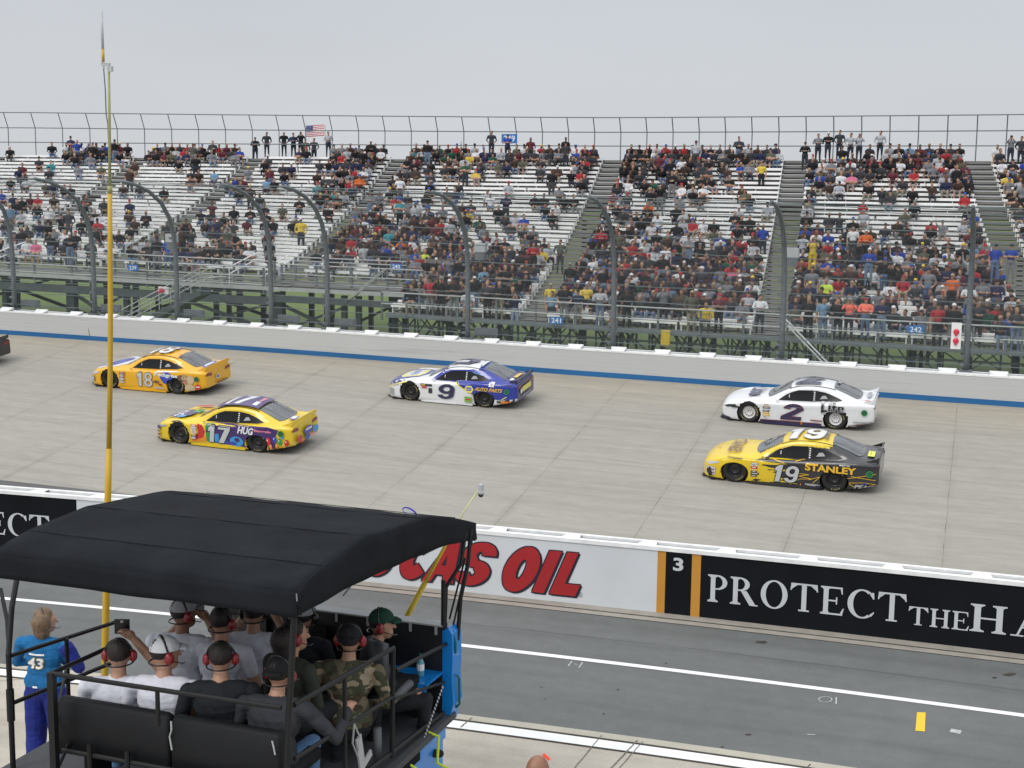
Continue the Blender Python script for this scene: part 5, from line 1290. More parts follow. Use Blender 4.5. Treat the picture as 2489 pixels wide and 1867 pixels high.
# --- yellow and charcoal car 19
p_ = Paint()
p_('yellow', poly([(-.97, .04), (.62, .04), (.80, .12), (1.75, .06), (1.78, .15), (1.30, .20), (1.42, .26), (1.12, .31), (1.30, .38), (1.05, .42), (1.34, .47), (1.62, .52), (1.0, .55), (.80, .60), (1.22, .645), (1.5, .70), (.98, .70), (.7, .72), (.76, .83), (-.2, .9), (-.97, .8)]))
p_('yellow', poly([(-.98, -.99), (.60, -.99), (.72, -.80), (.64, -.62), (1.26, -.56), (1.27, -.70), (2.02, -.70), (2.3, -.64), (2.67, -.60), (2.67, .64), (1.25, .7), (.62, .7), (.6, .99), (-.98, .99)]), 'T')
p_('yellow', poly([(.66, .79), (.86, .80), (1.14, .99), (1.36, 1.09), (1.56, 1.15), (2.04, 1.175), (2.42, 1.135), (2.5, 1.25), (1.2, 1.3), (.7, .95)]), 'L', .03)
p_('yellow', poly([(-.99, .05), (.99, .05), (.99, .8), (-.99, .8)]), 'F')
for pts in ([(.55, .075), (.78, .17), (.60, .19), (.50, .12)], [(.76, .59), (1.18, .635), (.80, .63)], [(.92, .50), (1.2, .50), (.98, .47)]): p_('charcoal', poly(pts))
def line(pt, c, pts, w=.016, side='L'):
    for a, b in zip(pts[:-1], pts[1:]):
        d = Vector((b[0] - a[0], b[1] - a[1])).normalized(); n = Vector((-d.y, d.x)) * w / 2
        pt(c, poly([(a[0] - n.x, a[1] - n.y), (b[0] - n.x, b[1] - n.y), (b[0] + n.x, b[1] + n.y), (a[0] + n.x, a[1] + n.y)]), side); pt.n -= .9
line(p_, 'gold', [(1.0, .79), (1.4, .72)]); line(p_, 'gold', [(1.7, .78), (2.05, .86)]); line(p_, 'gold', [(1.55, .10), (1.85, .30), (2.2, .33), (1.8, .38), (2.1, .45), (1.7, .46)]); line(p_, 'gold', [(2.1, .30), (2.4, .42), (2.2, .2)])
line(p_, 'gold', [(3.15, .45), (3.9, .62)]); line(p_, 'gold', [(3.2, .30), (3.45, .16), (3.9, .33), (3.6, .36), (3.2, .33)]); line(p_, 'gold', [(3.25, .52), (3.9, .44)])
contingency(p_, 19, .47, .66); p_('silver', rect(-.82, -.55, .18, .42)); p_('dred', rect(-.80, -.58, .22, .26)); p_('dred', rect(-.80, -.58, .32, .35))
outline_text(p_, '19', 1.10, 1.80, .17, .66, 'silver', 'black', off=.06, grow=.022, slant=.10)
p_('gold', tfit('STANLEY', 1.98, 3.38, .575, .775, offset=.04), 'L', .12)
p_('palegrey', tfit('PEAK', 3.36, 3.86, .20, .30, offset=.04, slant=.05)); p_('blue', poly([(3.5, .32), (3.62, .37), (3.72, .32)])); line(p_, 'palegrey', [(3.36, .15), (3.88, .20)])
p_('grey', rect(2.0, 2.42, .16, .20)); p_('white', rect(2.05, 2.30, .145, .155)); p_('navy', rect(2.15, 2.45, .10, .14))
p_('orange', poly([(1.86, .07), (1.89, .07), (1.885, .19), (1.87, .19)]))
ringmark(p_, 3.73, .62, .095); p_('black', poly([(-.72, .12), (-.80, .30), (-.70, .42), (-.62, .18)]))
p_('black', tfit('GOODYEAR', -.22, .22, .705, .735, offset=.01), 'L', .2); p_('white', tfit('MARTIN', 2.92, 3.2, .80, .825, offset=.02), 'L', .2)
roof_text(p_, '19', 1.38, 2.38, -.50, .44, 'white', 'grey', off=.06, slant=.10, grow=.03)
roof_text(p_, 'STANLEY', 2.40, 2.52, -.45, .40, 'black', off=.03, rot=True)
roof_text(p_, 'STANLEY', -.30, .10, -.64, .62, 'brown', off=.03, rot=True)
p_('orange', ell(-.62, 0, .035, .07), 'T'); p_('neon', rect(3.62, 3.80, -.48, -.05), 'T'); p_('black', rect(3.68, 3.70, -.4, -.1), 'T')
p_('neon', rect(-.6, .6, .45, .6)[:1] and rect(-.02, .02, .5, .52), 'R')
race_car('race_car', 'yellow and charcoal stock car numbered 19, nearest of the pair at right', 2026, 1196.5, PCOL['charcoal'], p_, M['rimk'], yaw=.0, spoiler='black', lights='silver', region=('yellow', lambda c: c[0] < .6 or (c[0] < 2.6 and c[2] > 1.16)))
# --- white car 2
p_ = Paint()
p_('navy', rect(.38, 2.36, .04, .155)); p_('dred', poly([(.38, .155), (2.36, .155), (2.36, .175), (.38, .175)])); p_('navy', poly([(3.2, .08), (3.98, .26), (3.98, .33), (3.2, .16)])); p_('dred', poly([(3.2, .16), (3.98, .33), (3.98, .35), (3.2, .18)]))
p_('navy', poly([(-.97, .04), (-.60, .04), (-.62, .14), (-.97, .20)])); p_('navy', rect(-.7, .7, .04, .16), 'F')
contingency(p_, 5, .46, .70, ('charcoal', 'gold', 'dred', 'silver', 'white'))
outline_text(p_, '2', 1.10, 1.74, .23, .74, 'navy', 'dred', off=.07, grow=.014, slant=.12)
p_('orange', rect(1.70, 1.74, .10, .19)); p_('dred', rect(2.0, 2.38, .25, .285)); p_('grey', rect(2.1, 2.28, .215, .235))
for c_, g_ in (('silver', .014), ('black', 0)):
    for q_ in (rect(2.33 - g_, 2.41 + g_, .55 - g_, .86 + g_), rect(2.41, 2.52 + g_, .58 - g_, .645 + g_), rect(2.56 - g_, 2.635 + g_, .615 - g_, .79 + g_), rect(2.57 - g_, 2.63 + g_, .82 - g_, .865 + g_), rect(2.69 - g_, 2.765 + g_, .62 - g_, .86 + g_), rect(2.66 - g_, 2.82 + g_, .75 - g_, .795 + g_),
               rect(2.85 - g_, 2.92 + g_, .62 - g_, .79 + g_), rect(2.92, 3.04 + g_, .755 - g_, .79 + g_), rect(2.975 - g_, 3.04 + g_, .70 - g_, .76), rect(2.92, 3.04 + g_, .685 - g_, .715 + g_), rect(2.92, 3.04 + g_, .62 - g_, .65 + g_)): p_(c_, q_, 'L', .05); p_.n -= .8
ringmark(p_, 3.68, .64, .10, 'green'); p_('black', poly([(-.60, .50), (-.36, .50), (-.33, .55), (-.60, .58)])); p_('grey', rect(3.35, 3.85, .30, .34)); p_('silver', tfit('Snap-on', 3.30, 3.82, .165, .215, offset=.03, slant=.04))
roof_text(p_, '2', 1.48, 2.26, -.47, .42, 'navy', 'grey', off=.07, slant=.12, grow=.02); p_('navy', poly([(1.32, .2), (1.42, .12), (1.62, .16), (1.46, .28)]), 'T')
roof_text(p_, 'Lite', -.12, .40, -.52, .50, 'navy', off=.03, rot=True); roof_text(p_, 'Lite', -.10, .42, -.50, .52, 'navy', off=.03, rot=True)
p_('grey', rect(2.7, 2.8, .0, .45), 'T'); p_('red', rect(3.66, 3.9, -.74, -.64), 'T'); p_('grey', rect(3.68, 3.8, -.3, .4), 'T')
line(p_, 'palegrey', [(.3, .62), (3.4, .70)], .006)
race_car('race_car', 'white stock car numbered 2 with white wheels, nearest the barrier at right', 1680 + 1545 / 4.424, 880 + 730 / 4.424, PCOL['white'], p_, M['rimw'], yaw=0, spoiler='white', skirt='navy', lights='black')
# --- white and blue car 9
p_ = Paint()
p_('blue', poly([(1.72, .80), (.74, .79), (1.2, 1.13), (2.3, 1.22), (3.98, 1.0), (3.98, .40), (3.42, .33), (2.42, .36), (2.36, .40)]))
p_('blue', poly([(2.66, -.99), (4.0, -.99), (4.0, .99), (2.66, .99)]), 'T'); p_('navy', poly([(-.95, .20), (.95, .20), (.9, 1.0), (-.9, 1.0)]), 'R')
p_('blue', poly([(-.97, -.7), (-.6, -.80), (-.30, -.72), (.10, -.60), (.45, -.30), (.45, .30), (.1, .6), (-.3, .72), (-.6, .8), (-.97, .7)]), 'T')
p_('lyel', poly([(-.62, -.28), (-.48, -.50), (.16, -.46), (.30, -.24), (.30, .24), (.16, .46), (-.48, .50), (-.62, .28)]), 'T')
p_('white', poly([(-.50, -.20), (-.40, -.38), (.06, -.34), (.16, -.18), (.16, .18), (.06, .34), (-.40, .38), (-.50, .20)]), 'T'); roof_text(p_, 'NAPA', -.32, .0, -.34, .34, 'candyblue', off=.05, rot=True)
line(p_, 'lyel', [(1.70, .80), (2.40, .42)], .035); line(p_, 'black', [(1.76, .80), (2.44, .42)], .018); line(p_, 'lyel', [(3.42, .34), (3.62, .46)], .03)
line(p_, 'lyel', [(-.94, .38), (-.55, .56), (-.1, .70)], .03); p_('navy', poly([(-.97, .42), (-.6, .58), (-.2, .72), (-.4, .76), (-.97, .6)])); p_('grey', rect(-.84, -.62, .16, .40))
p_('charcoal', rect(.42, .85, .60, .68)); p_('gold', rect(.44, .60, .62, .66)); p_('red', rect(.47, .66, .52, .58)); p_('charcoal', rect(.72, .86, .36, .54))
outline_text(p_, '9', 1.09, 1.69, .20, .72, 'navy', 'grey', off=.08, grow=.012, slant=.10)
p_('lyel', poly([(2.08, .62), (2.14, .74), (2.34, .75), (2.42, .64), (2.36, .51), (2.16, .50)])); p_('candyblue', rect(2.15, 2.34, .57, .69)); p_('white', tfit('NAPA', 2.17, 2.32, .60, .65, offset=.03))
p_('gold', tfit('AUTO PARTS', 2.48, 3.47, .60, .73, offset=.035, slant=.05), 'L', .12)
ringmark(p_, 3.62, .64, .09, 'green'); p_('white', rect(2.98, 3.18, .78, .90)); p_('dred', poly([(3.03, .87), (3.08, .87), (3.06, .82)])); p_('navy', poly([(3.06, .82), (3.09, .82), (3.14, .87), (3.1, .87)]))
p_('lgreen', rect(2.08, 2.36, .16, .36)); p_('red', rect(2.13, 2.3, .23, .29)); p_('orange', rect(3.42, 3.78, .24, .31)); p_('charcoal', rect(3.28, 3.42, .235, .31)); p_('grey', rect(3.4, 3.65, .355, .37))
p_('lblue', poly([(2.3, 1.14), (2.7, 1.06), (2.72, 1.04), (2.3, 1.12)]))
p_('navy', poly([(1.36, -.42), (1.62, -.34), (2.02, -.40), (2.28, .0), (2.20, .34), (1.5, .42), (1.40, .1), (1.85, .12), (1.9, -.1), (1.45, -.1)]), 'T'); p_('white', poly([(1.35, -.10), (1.86, -.16), (1.95, -.02), (1.9, .05), (1.45, .02)]), 'T')
p_('grey', rect(2.45, 2.56, -.42, .36), 'T'); p_('white', rect(2.47, 2.54, -.3, .25), 'T')
p_('gold', rect(3.62, 3.76, -.25, .45), 'T'); p_('white', ell(3.66, -.5, .08, .13), 'T'); p_('lyel', rect(-.45, .45, .56, .74), 'R'); p_('white', ell(-.55, .62, .09, .09), 'R'); p_('grey', rect(-.4, .4, .40, .44), 'R')
b9 = race_car('race_car', 'white and blue stock car numbered 9 with gold lettering, alone by the barrier', 900 + 1390 / 5.027, 830 + 812 / 5.027, PCOL['white'], p_, M['rimk'], yaw=.0, spoiler='navy', lights='grey', region=('blue', lambda c: (c[0] > 2.5 and c[2] > .42) or (c[0] > 1.8 and .72 < c[2] < 1.1 and abs(c[1]) > .6)))
b = MB(); b.tube([(1.42, -.1, 1.22), (1.42, -.1, 1.34)], .012, 5); b.tube([(1.42, -.1, 1.34), (1.46, -.22, 1.33)], .02, 5); b.build('roof_camera', M['signblue'], b9)
# --- golden yellow car 18
p_ = Paint()
p_('white', poly([(-.9, -.5), (-.5, -.8), (.1, -.82), (.5, -.5), (.5, .5), (.1, .8), (-.5, .8), (-.9, .5)]), 'T'); p_('candyblue', ell(-.12, .05, .40, .62), 'T'); p_('candyblue', ell(-.55, -.35, .25, .2), 'T')
roof_text(p_, 'Pedigree', -.62, -.42, -.74, .5, 'white', off=.03, rot=True)
p_('candyblue', ell(2.42, .60, .27, .20)); p_('candyblue', ell(2.42, .44, .18, .08)); p_('white', poly([(2.0, .76), (2.9, .83), (2.9, .86), (2.0, .80)]))
outline_text(p_, '18', 1.15, 1.82, .20, .72, 'silver', 'brown', off=.07, grow=.022, slant=.02)
p_('white', tfit('Pedigree', 1.92, 2.90, .59, .76, offset=.035), 'L', .1)
for q in (ell(3.15, .58, .22, .20), ell(3.32, .48, .18, .26), ell(3.02, .50, .12, .14)): p_('tan', q)
p_('brown', ell(3.02, .62, .10, .13)); p_('cream', ell(3.42, .60, .14, .16)); p_('cream', ell(3.38, .30, .2, .14)); p_('cream', ell(3.16, .64, .10, .05)); p_('black', ell(3.16, .65, .035, .022)); p_('brown', ell(3.17, .52, .09, .05)); p_('pink', ell(3.18, .50, .05, .035))
contingency(p_, 8, .46, .68, ('charcoal', 'dred', 'brown', 'palegrey')); p_('grey', rect(-.84, -.66, .22, .42)); p_('white', rect(-.82, -.68, .30, .33)); p_('brown', ell(2.0, .42, .14, .05)); p_('palegrey', rect(1.9, 2.3, .18, .23)); p_('dred', rect(2.1, 2.25, .30, .35))
ringmark(p_, 3.66, .64, .09, 'darkgreen'); p_('red', ell(3.70, .36, .10, .10)); p_('white', rect(3.63, 3.77, .34, .38)); p_('black', poly([(2.7, 1.03), (3.0, .93), (3.02, .95), (2.72, 1.06)]))
roof_text(p_, '18', 1.36, 2.26, -.48, .44, 'white', 'brown', off=.06, slant=.08)
p_('candyblue', rect(3.60, 3.78, -.5, .4), 'T'); p_('white', rect(3.64, 3.74, -.4, .2), 'T'); p_('white', ell(-.15, .60, .1, .08), 'R'); p_('candyblue', ell(-.15, .60, .07, .06), 'R'); p_('brown', rect(-.2, .5, .34, .40), 'R'); p_('red', rect(2.68, 2.74, -.45, -.3), 'T')
race_car('race_car', 'golden yellow stock car numbered 18 with a dog picture, behind the tall yellow mast', 180 + 862 / 3.456, 800 + 550 / 3.456, PCOL['yellow18'], p_, M['rimk'], yaw=1.0, spoiler='yellow18', lights='silver')
# --- yellow and purple car 17
p_ = Paint()
p_('purple', poly([(1.30, .80), (3.2, .86), (3.55, .80), (3.42, .50), (3.50, .17), (3.2, .14), (2.36, .15), (1.5, .17), (.98, .20), (1.0, .75)]))
p_('red', poly([(.40, .22), (.72, .44), (.68, .74), (.86, .70), (.96, .52), (.90, .34), (.70, .2)])); p_('orange', poly([(.40, .14), (1.0, .2), (1.05, .40), (.86, .3), (.6, .22)])); p_('green', rect(.98, 1.3, .58, .77)); p_('green', poly([(1.0, .2), (1.15, .2), (1.2, .5), (1.0, .5)]))
p_('lblue', ell(2.08, .30, .24, .16)); p_('candyblue', ell(1.55, .24, .25, .08)); p_('candyblue', ell(1.95, .22, .14, .06)); p_('purple', ell(2.1, .35, .1, .07)); p_('lblue', rect(1.3, 1.45, .22, .48))
outline_text(p_, '17', 1.03, 1.84, .20, .74, 'silver', 'black', off=.07, grow=.024, slant=.06)
p_('white', tfit('HUG', 2.15, 2.70, .57, .79, offset=.04, slant=.06)); p_('pink', tfit('Barrels', 2.74, 3.32, .69, .77, offset=.04)); 
for x, z, c_, s_ in ((3.22, .42, 'red', 1), (3.44, .50, 'candyblue', .8), (3.60, .44, 'green', .85), (3.50, .30, 'orange', .6), (3.68, .60, 'lblue', .55), (3.82, .42, 'red', .8), (3.30, .27, 'orange', .6), (3.72, .33, 'gold', .5)):
    p_(c_, ell(x, z, .085 * s_, .13 * s_)); p_('white', ell(x - .03 * s_, z + .04 * s_, .018 * s_, .035 * s_))
ringmark(p_, 3.64, .70, .10, 'green'); p_('black', rect(3.42, 3.82, .205, .235)); contingency(p_, 3, .48, .70, ('charcoal', 'gold', 'red', 'white', 'silver')); 
p_('dred', rect(-.84, -.66, .22, .28)); p_('purple', rect(-.84, -.66, .44, .52)); p_('brown', rect(-.84, -.68, .33, .38)); p_('black', poly([(-.22, .705), (0, .74), (.24, .715), (.24, .70), (0, .722), (-.22, .69)]))
p_('purple', poly([(-.62, -.55), (.20, -.60), (.35, -.1), (-.4, .2)]), 'T'); p_('green', poly([(.05, -.2), (.4, -.3), (.46, .0), (.2, .1)]), 'T'); p_('red', poly([(-.3, .5), (.3, .45), (.4, .7), (-.2, .75)]), 'T'); p_('lblue', ell(-.05, -.62, .18, .1), 'T')
roof_text(p_, 'HUG', -.45, -.08, -.55, .05, 'white', off=.05, rot=True)
p_('purple', poly([(1.22, -.56), (2.66, -.54), (2.66, .56), (1.22, .58)]), 'T'); roof_text(p_, '17', 1.36, 2.16, -.46, .44, 'white', None, off=.06, slant=.08); p_('white', rect(2.38, 2.52, -.42, -.12), 'T'); p_('pink', rect(2.42, 2.50, -.06, .38), 'T')
p_('purple', rect(3.58, 3.82, -.34, .0), 'T'); p_('white', rect(3.62, 3.78, -.30, -.04), 'T'); p_('candyblue', ell(.1, .60, .30, .12), 'R'); p_('white', rect(-.1, .3, .60, .66), 'R'); p_('lblue', ell(.55, .50, .18, .12), 'R'); p_('candyblue', ell(.0, .40, .16, .09), 'R'); p_('red', ell(-.5, .46, .14, .12), 'R'); p_('orange', ell(-.3, .34, .1, .06), 'R'); p_('pink', rect(.2, .5, .36, .42), 'R')
race_car('race_car', 'yellow and purple stock car numbered 17 with candy pictures, lower left of the track', 180 + 1540 / 3.456, 800 + 1040 / 3.456, PCOL['yellow'], p_, M['rimk'], yaw=.5, spoiler='yellow', skirt='yellow', lights='grey')
# --- black car leaving the frame at left: only its tail shows
p_ = Paint(); p_('silver', ell(3.7, .62, .07, .09)); p_('grey', rect(3.5, 3.8, .3, .34))
race_car('race_car', 'dark grey stock car with only its tail showing at the left edge', -108, 895, PCOL['charcoal'], p_, M['rimk'], yaw=1, spoiler='charcoal')

# ------------------------------------------------------------------ viewing platform (pit box) in the foreground
BX0, BX1, BY0, BY1, BZ = -7.52, -4.62, 8.1, 11.1, 1.62
pb_ = empty('viewing_platform', (-6.0, 9.6, 0), label='raised viewing platform with black canopy, rails and seats full of people', cat='platform')
def part(mb, name, m_, sm=False, parent=None):
    o = mb.build(name, m_); return P(o, parent or pb_)
# canopy: arched cloth with a valance, sagging slightly between its bows
topP = [(8.10, 3.615), (8.22, 3.665), (8.50, 3.705), (9.25, 3.745), (10.25, 3.66), (10.45, 3.635), (11.05, 3.49), (11.54, 3.33)]
def ctop(Y): return float(np.interp(Y, [p[0] for p in topP], [p[1] for p in topP]))
mb = MB(); mb.sm = True; X_ = np.linspace(-7.22, -4.55, 34); Y_ = np.linspace(8.10, 11.54, 40); vs = []; fs = []
bows = [8.1, 8.5, 9.25, 10.3, 11.05, 11.54]
for i, X in enumerate(X_):
    for Y in Y_:
        d_ = min(abs(Y - b) for b in bows); ex = min(1, (X - X_[0]) / .5, (X_[-1] - X) / .5)
        vs.append((X, Y, ctop(Y) - .022 * min(1, d_ / .4) * (.4 + .6 * math.sin(X * 2.1) ** 2) * ex + .004 * math.sin(X * 9 + Y * 4)))
n = len(Y_)
for i in range(len(X_) - 1):
    for j in range(n - 1): fs.append((i * n + j, (i + 1) * n + j, (i + 1) * n + j + 1, i * n + j + 1))
mb.add(vs, fs)
def valance(pts, drop):                                               # pts along the edge; drop(k)->length
    vs = []; fs = []
    for k, p in enumerate(pts):
        for q in range(5): vs.append((p[0] + .006 * math.sin(k * .9 + q), p[1] + .006 * math.sin(k * .7), p[2] - drop(p) * q / 4))
    for k in range(len(pts) - 1):
        for q in range(4): fs.append((k * 5 + q, (k + 1) * 5 + q, (k + 1) * 5 + q + 1, k * 5 + q + 1))
    return vs, fs
bot = lambda Y: float(np.interp(Y, [8.12, 8.97, 9.94, 10.85, 11.53], [3.44, 3.43, 3.37, 3.29, 3.17]))
mb.add(*valance([(X, 8.10, ctop(8.1)) for X in X_], lambda p: .185 + .003 * math.sin(p[0] * 5)))
mb.add(*valance([(X, 11.54, ctop(11.54)) for X in X_], lambda p: .17))
for XX in (X_[0], X_[-1]): mb.add(*valance([(XX, Y, ctop(Y)) for Y in Y_], lambda p: ctop(p[1]) - bot(p[1])))
o = part(mb, 'canopy', M['canvas']); sl = o.modifiers.new('thick', 'SOLIDIFY'); sl.thickness = .008
for Y in (8.13, 9.25, 10.3, 11.05, 11.48):
    mb = MB(); mb.tube([(-7.18, Y, bot(Y) + .02), (-7.18, Y, ctop(Y) - .06), (-4.6, Y, ctop(Y) - .06), (-4.6, Y, bot(Y) + .02)], .018, 6); part(mb, 'canopy_bow', M['frame'])
for Y in (8.5, 9.25, 10.3, 11.05):
    mb = MB(); mb.tube([(X, Y, ctop(Y) + .002) for X in np.linspace(-7.2, -4.56, 34)], .0035, 5); part(mb, 'canopy_seam', M['canvas'])
# posts
mb = MB(); mb.tube([(-4.60, 8.16, 3.5), (-4.66, 8.15, 2.6), (-4.72, 8.14, 1.3)], .024, 8); mb.tube([(-4.585, 8.10, 3.35), (-4.70, 8.08, 1.3)], .012, 6); part(mb, 'corner_post', M['frame'])
mb = MB(); mb.tube([(-7.50, 8.55, 1.62), (-7.50, 8.55, 2.62), (-7.62, 8.75, 2.95), (-7.85, 9.2, 3.4)], .024, 8); mb.tube([(-7.50, 8.56, 2.62), (-7.72, 8.8, 2.82), (-7.95, 9.0, 3.0)], .018, 8); mb.tube([(-7.50, 8.55, 2.05), (-7.50, 8.55, 2.32)], .034, 8); part(mb, 'corner_post', M['frame'])
mb = MB(); mb.tube([(-4.56, 11.30, 3.3), (-4.56, 11.2, 3.02), (-4.66, 11.08, 2.82), (-4.66, 11.05, 2.40)], .02, 8)
mb.tube([(-4.55, 11.42, 3.3), (-4.53, 11.3, 3.0), (-4.56, 11.2, 2.7), (-4.57, 11.15, 2.3)], .02, 8); mb.tube([(-4.56, 11.3, 3.05), (-4.64, 11.12, 2.5)], .010, 6); mb.tube([(-4.52, 11.4, 3.25), (-4.60, 11.12, 2.45)], .010, 6); part(mb, 'corner_post', M['frame'])
# rails
def rail(pts, r=.019, name='rail'): mb = MB(); mb.tube(pts, r, 7); part(mb, name, M['frame'])
rail([(-6.70, 8.1, 2.72), (-5.42, 8.1, 2.73), (-4.70, 8.12, 2.73)]); rail([(-6.70, 8.1, 2.72), (-6.70, 8.9, 2.70)])
mb = MB(); mb.box((-6.70, 8.1, 2.16), (.055, .05, 1.14)); part(mb, 'rail_post', M['frame'])
rail([(-5.74, 8.1, 2.72), (-5.74, 8.1, 2.44)], .018, 'rail_post')
rail([(-6.72, 8.22, 2.05), (-4.72, 8.22, 2.05)]); rail([(-6.1, 8.2, 2.15), (-6.1, 8.2, 1.6)], .02, 'rail_post'); rail([(-6.45, 8.2, 2.15), (-6.45, 8.2, 1.6)], .02, 'rail_post'); rail([(-6.68, 8.25, 2.1), (-6.95, 8.3, 1.63)], .015, 'brace')
rail([(-7.50, 8.58, 2.60), (-7.50, 10.05, 2.46)]); rail([(-7.50, 8.60, 2.19), (-7.50, 9.9, 2.10)]); rail([(-7.48, 9.25, 2.54), (-7.48, 9.25, 1.65)], .02, 'rail_post'); rail([(-6.70, 8.1, 2.28), (-7.45, 9.2, 2.3)], .012)
rail([(-4.64, 8.2, 2.73), (-4.62, 9.86, 2.63)], .021); rail([(-4.64, 8.2, 2.32), (-4.62, 9.84, 2.21)], .018); rail([(-4.64, 8.15, 1.80), (-4.62, 10.93, 1.66)], .020); rail([(-4.62, 9.85, 2.64), (-4.62, 9.82, 1.68)], .021, 'rail_post'); rail([(-4.63, 8.98, 2.68), (-4.63, 8.98, 1.72)], .018, 'rail_post')
rail([(-4.62, 9.9, 2.42), (-4.62, 11.02, 2.30)], .018); rail([(-4.62, 9.87, 2.18), (-4.62, 10.95, 1.95)], .014); rail([(-4.66, 11.02, 2.9), (-4.66, 11.02, 1.6)], .022, 'rail_post')
# bench backs at the near side
for x0, x1 in ((-6.80, -5.77), (-5.74, -4.80)):
    mb = MB(); mb.sm = True
    prof = [(8.27, 2.00), (8.262, 2.20), (8.268, 2.42), (8.30, 2.455), (8.34, 2.455), (8.37, 2.42), (8.38, 2.02), (8.34, 1.98)]
    mb.sweep(prof, lambda t, a, b: (t, a, b - (.02 if t in (x0, x1) else 0)), [x0, x0 + .03, (x0 + x1) / 2, x1 - .03, x1])
    mb.sm = False
    for fx in (.1, .45, .8):
        for fz in (2.40,): mb.sphere((x0 + fx * (x1 - x0), 8.272, fz), .006, 6, 4)
    o = part(mb, 'bench_back', M['seat']); 
    mb = MB(); mb.sm = True; mb.box(((x0 + x1) / 2, 8.66, 2.06), (x1 - x0, .48, .09)); part(mb, 'bench_seat', M['seat'])
    for x in (x0 + .08, x1 - .08): mb = MB(); mb.b2(x - .02, x + .02, 8.5, 8.8, 1.62, 2.02); part(mb, 'bench_leg', M['frame'])
mb = MB(); mb.tube([(-5.735, 8.26, 2.42), (-5.72, 8.24, 2.36), (-5.745, 8.25, 2.30), (-5.72, 8.24, 2.2)], .007, 5); part(mb, 'chain_clip', M['alu'])
mb = MB(); mb.tube([(-4.86, 8.26, 2.40), (-4.84, 8.25, 2.35), (-4.83, 8.25, 2.30)], .007, 5); part(mb, 'chain_clip', M['alu'])
# second row seat and single seats on the right
mb = MB(); mb.box((-5.95, 9.72, 2.06), (1.5, .42, .09)); part(mb, 'bench_seat', M['seat'])
mb = MB(); mb.sm = True; mb.box((-4.90, 10.14, 2.34), (.22, .07, .44), Matrix.Rotation(-.5, 3, 'Z')); part(mb, 'seat_back', mat('grey_vinyl', (.045, .05, .06), .5, var=.1, bump=.1))
mb = MB(); mb.box((-4.95, 10.45, 2.05), (.42, .42, .1)); part(mb, 'seat_cushion', M['seat'])
for (a, b_) in (((-4.70, 9.95, 2.10), (-4.69, 10.35, 2.14)), ((-4.72, 9.75, 1.95), (-4.72, 9.76, 1.66))):
    mb = MB(); mb.sm = True; mb.tube([a, b_], .036, 10); part(mb, 'grey_bolster', mat('grey_rubber', (.10, .11, .12), .6, var=.1))
# floor, side skirts and the blue cabinet under it
mb = MB(); mb.b2(BX0 - .1, BX1 + .06, BY0 - .1, BY1, 1.56, 1.62); part(mb, 'floor_plate', M['floor'])
mb = MB(); mb.b2(BX0, BX1 - .05, BY0, BY1 - .05, .35, 1.50); part(mb, 'cabinet', M['bright'])
for x, y in ((BX0 + .3, BY0 + .3), (BX1 - .3, BY0 + .3), (BX0 + .3, BY1 - .4), (BX1 - .3, BY1 - .4)):
    mb = MB(); mb.sm = True; mb.tube([(x - .07, y, .18), (x + .07, y, .18)], .18, 18); part(mb, 'caster_wheel', M['rubber'])
mb = MB(); mb.b2(BX1 - .02, BX1 + .02, 8.9, 9.55, 1.28, 1.60); mb.b2(BX1 - .0, BX1 + .04, 9.7, 10.9, 1.44, 1.58); mb.b2(BX1 - .03, BX1 + .02, 9.75, 10.85, 1.0, 1.42); part(mb, 'side_panel', M['bright'])
mb = MB(); 
for y0 in (8.98, 9.2, 9.4): mb.b2(BX1 + .022, BX1 + .026, y0, y0 + .05, 1.33, 1.55)
mb.b2(BX1 + .045, BX1 + .05, 9.8, 10.3, 1.47, 1.55); part(mb, 'panel_marks', M['navy2'] if 'navy2' in M else M['wallblack'])
# front display wall
mb = MB(); mb.b2(-7.1, -4.66, 11.0, 11.12, 1.62, 2.46); part(mb, 'front_wall', M['black'])
mb = MB(); mb.b2(-7.1, -4.66, 10.985, 11.13, 2.46, 2.475); 
for x in (-6.05, -5.75, -5.42, -4.98, -4.72): mb.b2(x - .012, x + .012, 10.985, 10.995, 2.38, 2.46)
part(mb, 'wall_trim', M['alu'])
for x in (-6.75, -6.1, -5.45): mb = MB(); mb.b2(x - .27, x + .27, 10.93, 10.97, 2.0, 2.33); part(mb, 'monitor', M['phone'])
# blue upright frame, shelf and latches at the far right corner
mb = MB(); pr = [(-4.665, 2.42), (-4.60, 2.45), (-4.565, 2.40), (-4.555, 2.15), (-4.565, 1.98), (-4.545, 1.72), (-4.60, 1.52), (-4.665, 1.50)]
mb.sweep([(a, b) for a, b in pr], lambda t, a, b: (a, t, b), [11.0, 11.22]); part(mb, 'blue_upright', M['bright'])
mb = MB(); mb.tube([(-4.555, 11.1, 1.98), (-4.53, 11.1, 1.95), (-4.525, 11.1, 1.70), (-4.56, 11.1, 1.66)], .012, 6); part(mb, 'green_clip', M['gclip']); mb = MB(); mb.tube([(-4.58, 11.06, 2.42), (-4.55, 11.06, 2.3), (-4.55, 11.06, 2.2)], .010, 6); part(mb, 'green_clip', M['gclip'])
mb = MB(); mb.b2(-5.25, -4.66, 10.62, 11.0, 2.005, 2.03); mb.b2(-5.25, -4.66, 10.62, 10.635, 1.96, 2.035); part(mb, 'shelf', M['bright'])
mb = MB(); mb.tube([(-4.60, 10.55, 1.62), (-4.50, 10.55, 1.60), (-4.50, 10.52, 1.36), (-4.27, 10.48, 1.30)], .014, 7); mb.tube([(-4.38, 10.50, 1.33), (-4.27, 10.48, 1.30)], .021, 8)
part(mb, 'crank_handle', M['lime'])
